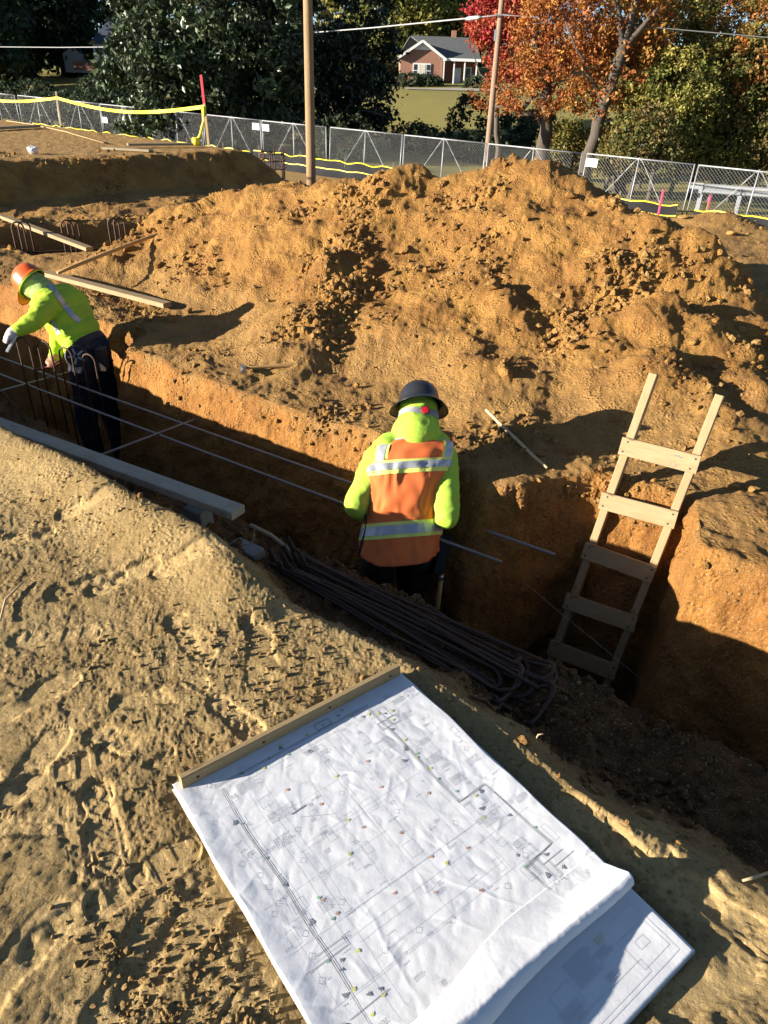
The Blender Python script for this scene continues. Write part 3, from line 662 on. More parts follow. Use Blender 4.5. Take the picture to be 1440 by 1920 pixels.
random.seed(21)
ink = Print(top_sheet); fine = Print(top_sheet); 
for off in (0, .005):                                  # the double lines of the walls
    ink.stroke([(.088, .097 + off), (.700, .100 + off)], .0016)
    ink.stroke([(.086, .588 + off), (.493, .593 + off), (.487 + off, .690), (.718, .700 + off), (.724 + off, .600), (.80, .605 + off)], .0014)
    ink.stroke([(.070 + off, .10), (.070 + off, .60)], .0012)
ink.stroke([(.62, .04), (.62, .15), (.60, .15)], .0014); ink.stroke([(.60, .075), (.60, .15)], .0012); ink.stroke([(.745, .07), (.745, .17)], .0014); ink.stroke([(.70, .1), (.78, .1)], .0012)
for a, b in ((.150, .575), (.150, .612)): ink.stroke([(a, b), (a + .028, b), (a + .028, b + .03), (a, b + .03), (a, b)], .0016)
ink.stroke([(.045, .42), (.068, .42), (.068, .47), (.045, .47), (.045, .42)], .0018)
for a, b in ((.72, .62), (.745, .64), (.765, .66)): ink.stroke([(a, b), (a, b + .07)], .0014); ink.stroke([(a - .02, b), (a + .04, b)], .0014)
ink.stroke([(.265, .215), (.262, .26)], .003); ink.stroke([(.285, .23), (.330, .31)], .0010)
for q in range(64):                                    # dimension lines, grid lines and room outlines, finely printed
    u, v = random.uniform(.05, .8), random.uniform(.03, .74)
    if q < 20: fine.stroke([(random.uniform(.05, .2), v), (random.uniform(.4, .84), v)], .0007, .02)
    elif q < 34: fine.stroke([(u, random.uniform(.02, .2)), (u, random.uniform(.3, .75))], .0007, .02)
    else:
        w_, h_ = random.uniform(.02, .05), random.uniform(.015, .035); fine.stroke([(u, v), (u + w_, v), (u + w_, v + h_), (u, v + h_), (u, v)], .0008)
for (u, v, n, l) in [(.10, .13, 9, .07), (.23, .16, 8, .08), (.30, .135, 8, .05), (.50, .14, 8, .035), (.16, .65, 6, .04), (.20, .545, 11, .03), (.27, .63, 5, .035), (.33, .605, 7, .06), (.42, .62, 7, .05), (.56, .60, 8, .05), (.11, .34, 5, .05), (.40, .70, 6, .05), (.57, .72, 5, .04), (.66, .62, 7, .04), (.10, .665, 5, .05)]: fine.text(u, v, n, l)
for q in range(100): fine.text(random.uniform(.04, .82), random.uniform(.02, .74), random.randint(1, 3), random.uniform(.01, .03))
for q in range(34):                                    # keynote diamonds and section arrows
    u, v = random.uniform(.05, .82), random.choice((random.uniform(.02, .09), random.uniform(.62, .75), random.uniform(.03, .74)))
    fine.stroke([(u - .009, v), (u, v + .009), (u + .009, v), (u, v - .009), (u - .009, v)], .0009)
for (u, v) in [(.075, .17), (.06, .3), (.055, .50), (.10, .56), (.13, .62), (.19, .60), (.27, .585), (.30, .56), (.20, .085), (.42, .105), (.53, .11), (.64, .12), (.655, .11), (.70, .09), (.73, .13), (.735, .155), (.75, .06), (.50, .665), (.54, .63), (.60, .675), (.69, .61), (.73, .67), (.77, .63), (.78, .68), (.12, .36)]:
    a = random.uniform(0, 6.28); r_ = random.uniform(.006, .010); ink.poly([(u + r_ * math.cos(a + k), v + r_ * math.sin(a + k)) for k in (0, 1.7, 3.6)])
for (u, v) in [(.19, .24), (.28, .29), (.33, .45), (.40, .34), (.47, .41), (.50, .155), (.545, .165), (.565, .43), (.60, .52), (.64, .38), (.70, .47), (.42, .545), (.24, .47), (.585, .30)]: q_ = Print(top_sheet); q_.scribble(u, v, .0085, .0017); q_.build('orange_mark', M_ORG, TOP)
for (u, v) in [(.05, .30), (.06, .38), (.075, .53), (.13, .64), (.09, .22), (.16, .62), (.24, .60), (.31, .59), (.36, .60), (.5, .64), (.64, .155), (.70, .105), (.745, .15), (.76, .11), (.56, .61), (.23, .37), (.36, .32), (.44, .27), (.60, .45), (.115, .60), (.10, .575)]: q_ = Print(top_sheet); q_.scribble(u, v, .009, .002); q_.build('yellow_highlight', M_YEL, TOP)
for (u, v) in [(.055, .44), (.04, .52), (.09, .30), (.21, .095), (.33, .10), (.26, .585), (.30, .6), (.40, .595), (.49, .15), (.55, .15), (.62, .09), (.72, .60), (.46, .61), (.77, .07), (.66, .70), (.07, .16), (.07, .25)]: q_ = Print(top_sheet); q_.scribble(u, v, .008, .0016); q_.build('green_mark', M_GRN, TOP)
ink.build('printed_line', M_INK, TOP); fine.build('printed_lettering', M_INK2, TOP);
ink = Print(LOW_FN, .0016); fine = Print(LOW_FN, .0016); ye = Print(LOW_FN, .0014)
fine.text(.93, .50, 14, .09); fine.text(.955, .58, 5, .05, .002); fine.text(.99, .42, 9, .07); fine.text(1.0, .56, 4, .03); ye.text(.935, .60, 4, .03, .0016)
fine.stroke([(.92, .74), (1.06, .74), (1.06, .2)], .0012); fine.stroke([(.93, .66), (.93, .74)], .001)
for u, v, w_, h_ in ((.97, .64, .07, .09), (.99, .67, .02, .03), (.955, .43, .05, .06), (1.02, .45, .03, .2)): fine.stroke([(u, v), (u + w_, v), (u + w_, v + h_), (u, v + h_), (u, v)], .001)
fine.build('printed_lettering', M_INK2, PLAN); ye.build('yellow_highlight', M_YEL, PLAN)
for o in PLAN.children:
    if o.name.startswith(('printed', 'yellow')): W(o)
# wooden batten the sheets are screwed to
_ba, _bb = Vector((*sheet_xy(.020, .018), .037)), Vector((*sheet_xy(.016, .758), .037))
bt = timber('batten', _ba, _bb, .020, .042, M_PINE, PLAN)
bt['label'] = 'weathered wooden binding batten with dark screws'
for k in (.045, .245, .47, .70):
    sc_ = MB().lathe([(.0, .0), (.0045, 0), (.0045, .0012), (.003, .0018), (.0, .0018)], 10, (k - .37, 0, 0), Matrix.Translation((0, -.0098, random.uniform(-.003, .004))) @ Matrix.Rotation(math.radians(90), 4, 'X'))
    sc_.build('screw', M_BLACK, bt)
timber('lower_batten', _ba + Vector((.0, 0, -.029)), _bb + Vector((.0, 0, -.029)), .022, .014, M_PINE_GREY, PLAN)

# ------------------------------------------------------------------ timber about the site
def lumber(a, b, w, h, m, label, nails=True):
    a, b = Vector(a), Vector(b); o = timber('lumber', a, b, w, h, m); tag(o, label, 'lumber', 'loose boards on the site'); return o
M_SILV = mat('silvered_pine', (.50, .42, .31), .8, 0, .2, 5, .0012, 60, .2, stretch=(1.2, 12, 12), col2=(.35, .28, .20), mud=.45, knots=.6)
nb = lumber(at_z(-170, 735, -.07), at_z(447, 961, -.085), .092, .042, M_SILV, 'long grey two by four lying along the near edge of the trench')
MB().lathe([(0, 0), (.005, 0), (.005, .001), (0, .001)], 8, (1.35, .01, .0214)).build('nail_hole', M_BLACK, nb)
lumber(at_z(83, 512, .0), at_z(314, 572, .0), .089, .04, M_LADDER, 'pale clean board on the far bank beside the orange hard hat')
lumber(at_z(2, 405, .14), at_z(168, 467, .0), .089, .04, M_LADDER, 'pale board laid across the rebar hoops of the back trench')
# ladder knocked together from two by fours
LC1, LC5, LR = Vector((1.368, 3.206, .116)), Vector((1.130, 2.952, -1.007)), Vector((.857, -.513, 0)).normalized()
LA = (LC1 - LC5).normalized(); LN = LR.cross(LA).normalized()
if LN.y > 0: LN = -LN                                   # towards the climber
LAD = empty('ladder', tuple(LC5 - LA * .17), 0, 'site built pale wooden ladder with five nailed rungs standing in the trench', 'ladder')
for sd in (-1, 1):
    top = LC1 + LA * (.375 if sd < 0 else .34) + LR * .160 * sd
    timber('rail', LC5 - LA * .17 + LR * .160 * sd, top, .040, .066, M_LADDER, LAD, up=LN, bev=.003)
for k in range(5):
    c = LC1.lerp(LC5, k / 4) + LN * (.033 + .0125 + .001); sk = LA * (.006 * math.sin(k * 2.3))
    rg = timber('rung', c - LR * (.190 + .004 * (k % 2)) - sk, c + LR * (.188 - .003 * (k % 3)) + sk, .090, .024, M_LADDER, LAD, up=LN, bev=.002)
    for sx in (-1, 1):
        for sy in (-1, 1): MB().lathe([(0, 0), (.0055, 0), (.0055, .0014), (0, .0014)], 6, (sx * .163 + .006 * sy, .026 * sy, .0119)).build('nail', M_BLACK, rg)
    if k == 0:
        pm = MB()                                       # pencil scrawl on the top rung
        pts = [Vector((.075 + .014 * math.cos(t), -.022 + .012 * math.sin(t), .0123)) for t in np.linspace(.6, 6.0, 14)] + [Vector((.092, -.020, .0123)), Vector((.096, -.032, .0123)), Vector((.104, -.018, .0123)), Vector((.112, -.027, .0123))]
        pm.tube(pts, .0013, 4); pm.tube([Vector((.07, .018, .0123)), Vector((.085, .021, .0123)), Vector((.10, .016, .0123)), Vector((.108, .02, .0123))], .0032, 4)
        pm.build('pencil_mark', M_INK, rg)
# handle of a tool leaning on the heap
_h0, _h1 = at_z(108, 512, .10), at_z(342, 424, .30)
hp = wbuild(MB().tube([_h0.lerp(_h1, t) + Vector((0, 0, .012 * math.sin(t * 3))) for t in np.linspace(0, 1, 9)], [.015, .016, .016, .0165, .017, .0165, .016, .0155, .014], 10), 'wooden_pole', M_HANDLE, None, True)
tag(hp, 'long round wooden tool handle lying up the foot of the dirt heap', 'pole')
# hammer on the far bank
def hammer(name, loc, ang, label, scale=1.0, tilt=0.0):
    H = empty(name, loc, ang, label, 'hammer'); H.rotation_euler = (0, tilt, ang)
    pts = [(x, 0, .018 + .004 * math.sin(x * 9)) for x in np.linspace(.02, .40, 10)]
    MB().tube(pts, [.011, .011, .010, .0105, .012, .0135, .015, .016, .0165, .014], 10).build('handle', M_HANDLE, H, True)
    h = MB(); h.tube([(0, -.010, .02), (0, -.05, .02), (0, -.062, .02)], [.013, .012, .016], 10); h.tube([(0, -.075, .02), (0, -.060, .02)], [.017, .017], 12)
    h.tube([(0, -.012, .02), (.0, .03, .021), (.002, .07, .019), (.005, .10, .012)], [.015, .013, .009, .003], 8); h.box((.0, 0, .02), (.028, .034, .03))
    h.build('head', M_STEEL, H, False); H.scale = (scale,) * 3
    return H
_p0 = at_z(455, 684, gz(-.99, 4.85) + .01); _p1 = at_z(535, 656, gz(-.78, 5.05) + .02)
hammer('hammer', tuple(Vector((_p0.x, _p0.y, max(gz(_p0.x, _p0.y), -.05) + .012))), math.atan2(_p1.y - _p0.y, _p1.x - _p0.x), 'steel hammer with wooden handle lying on the far bank', 1.0)
# sticks and twigs
def stick(name, pts, r, label, m=M_TWIG):
    o = wbuild(MB().tube(pts, r, 6), name, m, None, True); tag(o, label, 'stick'); return o
def on_ground(px, py, lift=.008, z0=0.0):
    p = at_z(px, py, z0)
    for _ in range(3): p = at_z(px, py, gz(p.x, p.y) + lift)
    return p
stick('stick', [on_ground(a, b, .022, -.05) for a, b in ((911, 768), (940, 797), (975, 830), (1000, 855), (1026, 877))], [.009, .010, .010, .009, .007], 'thin straight stick on the far bank right of the black hard hat')
stick('twig', [on_ground(a, b, .02) for a, b in ((1445, 1635), (1415, 1645), (1393, 1651))], [.004, .004, .003], 'pale bent twig at the right edge of the picture')
stick('twig', [on_ground(a, b, .012) for a, b in ((0, 1165), (10, 1125), (45, 1090))], [.004, .0045, .003], 'brown twig on the sand at the left edge')
stick('straw', [on_ground(1008, 1395, .01) + Vector((0, 0, h)) + Vector((dx, 0, 0)) for h, dx in ((0, 0), (.02, -.008), (.04, -.004), (.045, .012))], .0022, 'curled straw beside the right edge of the drawings')
stick('root', [on_ground(450, 1022, .01, -.15) + Vector((a, 0, b)) for a, b in ((0, 0), (.03, .005), (.055, .012), (.07, .05), (.068, .075), (.075, .095))], [.003, .003, .003, .003, .0025, .002], 'thin white root standing up beside the end of the grey board')
stick('root', [on_ground(470, 985, .015, -.2), on_ground(510, 1005, .02, -.2), on_ground(548, 1035, .02, -.2)], [.012, .011, .008], 'dark root running from the grey board to the rebar bundle')

# ------------------------------------------------------------------ concrete blocks
def block(px, py, z, size, rz, label):
    p = at_z(px, py, z); o = MB().box((0, 0, 0), size).build('concrete_block', M_CONC); o.location = p; o.rotation_euler = (0.05, -.04, rz)
    bv = o.modifiers.new('worn_edges', 'BEVEL'); bv.width = .008; bv.segments = 2; tag(o, label, 'block', 'concrete blocks by the trench')
block(372, 966, -.21, (.13, .08, .09), -.6, 'small concrete block under the end of the grey board')
block(462, 1032, -.235, (.17, .08, .05), -.62, 'flat concrete block on the slope between grey board and rebar bundle')
block(258, 856, -1.12, (.14, .12, .12), .2, 'small concrete block on the trench floor behind the grey board')
block(505, 968, -1.12, (.14, .12, .10), .5, 'small concrete block on the trench floor left of the orange vest')

# ------------------------------------------------------------------ reinforcing steel
def sn(s, n, z): return Vector((DS[0] * s + DN[0] * n, DS[1] * s + DN[1] * n, z)) * 1.0
def rebar(name, pts, r, label, m=M_REBAR, group='rebar in the main trench', seg=7):
    o = wbuild(MB().tube(pts, r, seg), name, m, None, True); tag(o, label, 'rebar', group); return o
def line(a, b, n, sag=.0): return [Vector(a).lerp(Vector(b), t) - Vector((0, 0, sag * math.sin(t * math.pi))) for t in np.linspace(0, 1, n)]
rebar('rebar', line(sn(-8.2, 2.53, -.29), sn(-.99, 2.85, -.30), 14, .02), .0085, 'long straight rebar across the trench, upper of the pair', M_REBAR_LIT)
rebar('rebar', line(sn(-8.0, 2.34, -.30), sn(-1.17, 2.64, -.31), 14, .02), .0085, 'long straight rebar across the trench, lower of the pair', M_REBAR_LIT)
rebar('rebar', line(sn(-3.62, 2.06, -.315), sn(-3.60, 2.93, -.315), 5) + [sn(-3.55, 2.97, -.36)], .008, 'cross rebar lying over the trench under the pair of long bars', M_REBAR_LIT)
rebar('rebar', line(sn(-5.05, 2.06, -.315), sn(-5.0, 3.1, -.315), 5), .008, 'cross rebar over the trench in front of the crouching worker', M_REBAR_LIT)
for k, (n_, z_) in enumerate(((2.35, -1.07), (2.62, -1.07), (2.45, -.97))):
    rebar('rebar', line(sn(-7.5, n_, z_), sn(-1.4 + .2 * k, n_ + .05, z_), 10, .01), .008, ('dark rebar along the trench floor near its near wall', 'dark rebar along the trench floor near its far wall', 'dark rebar just above the trench floor')[k])
def hoop(s, n, ztop, w=.13, legs=.95, lean=0.0, ax=None, label='', group='hooped dowels in the main trench', r=.0062, m=M_REBAR):
    ax = ax or Vector((DS[0], DS[1], 0)); b = sn(s, n, 0) if not isinstance(s, Vector) else s; b = Vector((b.x, b.y, 0))
    pts = [b - ax * w / 2 + Vector((lean * legs, 0, ztop - legs))] + [b - ax * w / 2 + Vector((0, 0, ztop - w / 2))]
    pts += [b + ax * (-math.cos(t) * w / 2) + Vector((0, 0, ztop - w / 2 + math.sin(t) * w / 2)) for t in np.linspace(.3, math.pi - .3, 7)]
    pts += [b + ax * w / 2 + Vector((0, 0, ztop - w / 2)), b + ax * w / 2 + Vector((lean * legs, 0, ztop - w / 2 - legs * .55))]
    o = wbuild(MB().tube(pts, r, 7), 'rebar_hoop', m, None, True); tag(o, label, 'rebar', group); return o
for k, (px, py) in enumerate(((40, 632), (80, 640), (120, 652), (164, 664))):
    p = at(px, py, 5.02 + .01 * k)
    hoop(Vector((p.x, p.y, 0)), 0, p.z, .105, p.z + 1.16, 0.0, Vector((.95, -.3, 0)).normalized(), ('bent rebar hoop under the white glove of the crouching worker', 'second rebar hoop from the left in front of the crouching worker', 'third rebar hoop in front of the crouching worker', 'rebar hoop in front of the tool belt of the crouching worker')[k])
for k, (px, py, z) in enumerate(((5, 735, -.6), (22, 755, -.6))):
    p = at(px, py, 4.75); hoop(Vector((p.x, p.y, 0)), 0, p.z, .12, p.z + 1.16, 0, None, ('low rebar hoop at the left edge of the trench', 'low rebar hoop next to the left edge of the trench')[k])
for k in range(7):                                     # hoops standing in the trench at the back
    px = (25, 78, 132, 176, 210, -30, -85)[k]; p = at_z(px, 470, -.45); t = (p.x - T2_P[0]) * T2_D[0] + (p.y - T2_P[1]) * T2_D[1]
    q = T2_P + T2_D * (-1.3 + .52 * k if k < 5 else -1.3 - .52 * (k - 4)) + T2_N * .55
    for dn in (0, .05): hoop(Vector((q[0] + dn, q[1] + dn, 0)), 0, .20, .12, .95, 0, Vector((T2_D[0], T2_D[1], 0)), 'tall candy cane rebar hoop in the back trench, ' + ('second', 'third', 'fourth', 'fifth', 'sixth', 'outside', 'far outside')[k] + ' pair along, ' + ('front', 'back')[int(dn > 0)] + ' one', 'hoops in the back trench', .010)
for k, (m_, z_) in enumerate(((.45, -.14), (.65, -.14), (.5, -.22), (.62, -.55))):
    a, b = T2_P + T2_D * -5 + T2_N * m_, T2_P + T2_D * 1.9 + T2_N * m_
    rebar('rebar', line((a[0], a[1], z_), (b[0], b[1], z_), 6, .02), .009, ('front upper', 'back upper', 'middle', 'lowest')[k] + ' horizontal rebar tied to the hoops of the back trench', M_REBAR, 'long bars in the back trench')
# bundle of bent bars on the near slope
random.seed(5)
for k in range(16):
    n0 = 1.84 + .042 * (k % 5) + random.uniform(-.04, .04); s0, s1 = -1.90 + random.uniform(-.06, .10), -.72 + random.uniform(-.10, .10)
    lift = .006 + .015 * (k // 6)
    def g(s, n, dz=0.0): p = sn(s, n, 0); return Vector((p.x, p.y, gz(p.x, p.y) + lift + dz))
    wv = random.uniform(-.14, .09)
    e0, e1 = g(s0, n0), g(s1, n0 + wv); mz = max(g(s0 + (s1 - s0) * t, n0 + wv * t).z - (e0.z + (e1.z - e0.z) * t) for t in (.25, .5, .75)) * .6
    pts = [e0.lerp(e1, t) + Vector((0, 0, max(0, mz) * math.sin(t * math.pi) + .006)) for t in np.linspace(0, 1, 12)]
    if k % 3 == 0:                                     # hairpin: turns back at its far end
        e, r_ = pts[-1], .06
        nx = Vector((DN[0], DN[1], 0)) * (-1 if k % 2 else 1); dx = Vector((DS[0], DS[1], 0))
        pts += [e + dx * r_ * math.sin(t) + nx * r_ * (1 - math.cos(t)) + Vector((0, 0, .006)) for t in np.linspace(.4, math.pi, 6)]
        pts += [pts[-1] - dx * q + Vector((0, 0, .0)) for q in (.1, .25, .4)]
        for q in pts[12:]: q.z = gz(q.x, q.y) + lift + .012
    elif k % 3 == 1:                                   # hook bent down at its far end
        e = pts[-1]; dx = Vector((DS[0], DS[1], 0)); dn = Vector((-DN[0], -DN[1], 0))
        for t in np.linspace(.3, 1.5, 5): pts.append(e + dx * .05 * math.sin(t) + dn * .05 * (1 - math.cos(t)) + Vector((0, 0, .01)))
        for q in (.06, .13, .20): pp = pts[16] + dn * q; pts.append(Vector((pp.x, pp.y, gz(pp.x, pp.y) + lift)))
    if k % 2 == 0:
        b = pts[0]; dx = Vector((DS[0], DS[1], 0)); pts = [b + Vector((0, 0, .03)) - dx * .02 + Vector((.02, -.03, -.06)), b - dx * .05 + Vector((0, 0, .045)), b - dx * .04 + Vector((0, 0, .055))] + pts
    rebar('bent_rebar', pts, .0075, 'dark bent rebar in the tangled bundle on the near slope', M_REBAR, 'bundle of bent rebar on the near slope', 7)
# string line down the trench
o = wbuild(MB().tube([at_z(905, 1025, -.45), at_z(1040, 1140, -.75), at_z(1222, 1290, -.95)], .0009, 4), 'string_line', mat('string', (.55, .55, .5), .8)); tag(o, 'thin pale string line stretched down the trench past the ladder', 'string')
# ------------------------------------------------------------------ the two workers
def cap_mesh(p0, r0, p1, r1, seg=14):
    """tapered capsule"""
    p0, p1 = Vector(p0), Vector(p1); d = p1 - p0; L = d.length; ax = d.normalized() if L > 1e-6 else Vector((0, 0, 1)); pts = []; rs = []
    for a in np.linspace(-math.pi / 2, 0, 5): pts.append(p0 + ax * (r0 * math.sin(a))); rs.append(max(r0 * math.cos(a), 1e-4))
    for a in np.linspace(0, math.pi / 2, 5): pts.append(p1 + ax * (r1 * math.sin(a))); rs.append(max(r1 * math.cos(a), 1e-4))
    return pts, rs
def seg_dist(P, p0, r0, p1, r1):
    a, b = np.array(p0), np.array(p1); d = b - a; t = np.clip(((P - a) @ d) / max(d @ d, 1e-9), 0, 1)
    return np.linalg.norm(P - (a + t[:, None] * d), axis=1) - (r0 + (r1 - r0) * t)
def smooth_pts(V, E, it, lam=.5):
    n = len(V); deg = np.bincount(E.ravel(), minlength=n)[:, None]
    for _ in range(it):
        A = np.zeros_like(V)
        for k in range(3):
            A[:, k] = np.bincount(E[:, 0], V[E[:, 1], k], n) + np.bincount(E[:, 1], V[E[:, 0], k], n)
        V = V + lam * (A / np.maximum(deg, 1) - V)
    return V
def blob(name, prims, voxel=.0075, it=6, wrinkle=.0, wfreq=14, seed=0, keep=None):
    """one continuous skin grown over tapered limbs; prims: (p0, r0, p1, r1, material slot)"""
    m = MB()
    for p0, r0, p1, r1, _ in prims:
        pts, rs = cap_mesh(p0, r0, p1, r1); m.tube(pts, rs, 14)
    o = m.build('tmp', None); o.data.materials.clear()
    md = o.modifiers.new('r', 'REMESH'); md.mode = 'VOXEL'; md.voxel_size = voxel
    dg = bpy.context.evaluated_depsgraph_get(); me = bpy.data.meshes.new_from_object(o.evaluated_get(dg)); bpy.data.objects.remove(o)
    n = len(me.vertices); V = np.empty(n * 3, np.float32); me.vertices.foreach_get('co', V); V = V.reshape(-1, 3).astype(float)
    E = np.empty(len(me.edges) * 2, np.int32); me.edges.foreach_get('vertices', E); E = E.reshape(-1, 2)
    V = smooth_pts(V, E, it)
    nf = len(me.polygons); C = np.empty(nf * 3, np.float32)
    me.vertices.foreach_set('co', V.astype(np.float32).ravel()); me.update()
    N = np.empty(n * 3, np.float32); me.vertices.foreach_get('normal', N); N = N.reshape(-1, 3)
    if wrinkle:
        x, y, z = V.T
        wx, wy, wz = [q + .03 * perlin3(x * 6 + 5 * i, y * 6, z * 6, seed + i) for i, q in enumerate((x, y, z))]
        f = (1 - 2.2 * np.abs(perlin3(wx * wfreq, wy * wfreq, wz * wfreq * 1.7, seed + 7))) * .6 + .5 * perlin3(wx * 5, wy * 5, wz * 7, seed + 8) + .25 * (1 - 2 * np.abs(perlin3(wx * wfreq * 2, wy * wfreq * 2, wz * wfreq * 3, seed + 9)))
        w = np.full(n, wrinkle)
        if keep is not None: w = np.where(np.isin(np.argmin([seg_dist(V, *p[:4]) for p in prims], axis=0), keep), 0.0, w)
        V = V + N * (f * w)[:, None]; me.vertices.foreach_set('co', V.astype(np.float32).ravel()); me.update()
    me.polygons.foreach_get('center', C); C = C.reshape(-1, 3).astype(float)
    lab = np.argmin([seg_dist(C, *p[:4]) for p in prims], axis=0); mi = np.array([p[4] for p in prims], np.int32)[lab]
    me.polygons.foreach_set('material_index', mi); me.polygons.foreach_set('use_smooth', np.ones(nf, bool)); me.name = name
    return me
def bvh_of(me):
    V = np.empty(len(me.vertices) * 3, np.float32); me.vertices.foreach_get('co', V); V = V.reshape(-1, 3)
    return BVHTree.FromPolygons([tuple(p) for p in V], [tuple(p.vertices) for p in me.polygons])
M_LIME = mat('lime_fleece', (.39, .60, .05), .85, 0, .10, 6, .0015, 60, .2, col2=(.30, .45, .06), mud=.22); M_LIME2 = mat('lime_cloth', (.42, .60, .03), .8, 0, .10, 6, .0015, 60, .2, col2=(.33, .46, .04), mud=.25)
M_HOOD = mat('faded_lime_hood', (.30, .40, .12), .85, 0, .15, 9, .002, 90, .2)
M_NAVY = mat('dark_denim', (.014, .017, .030), .85, 0, .3, 30, .001, 200, .2, mud=.25); M_BLK = mat('black_trousers', (.010, .010, .011), .75, 0, .3, 30, .001, 150, .3, mud=.25)
M_SKIN = mat('skin', (.34, .18, .11), .55, 0, .1, 20, .0004, 200, .4); M_GLOVE = mat('grey_glove', (.50, .47, .43), .85, 0, .15, 40, .001, 200, .2)
M_BOOT = mat('boot_leather', (.06, .04, .025), .7, 0, .3, 20, .001, 90)
M_VEST = mat('orange_mesh_vest', (.80, .19, .05), .85, 0, .06, 7, .002, 300, .2, col2=(.66, .14, .04), mud=.22)
M_SILVER = mat('reflective_tape', (.40, .41, .43), .45, .35, .12, 14, .0008, 90, .5); M_LTAPE = mat('lime_tape', (.70, .72, .16), .75, 0, .05, 9)
M_HAT_B = mat('black_hat_shell', (.018, .019, .022), .32, 0, .2, 30, .0, 60, .5); M_HAT_O = mat('orange_hat_shell', (.62, .095, .018), .35, 0, .05, 8, .0, 60, .5)
M_STRAP = mat('grey_strap', (.30, .31, .33), .6); M_RED = mat('red_knob', (.55, .015, .02), .4); M_LEATHER = mat('tool_belt', (.035, .025, .02), .65, 0, .3, 20, .001, 90)

def rings_surface(spine, right, fwd, prof):
    """closed garment surface round a spine: prof(t, phi) -> half width, half depth scale"""
    return None

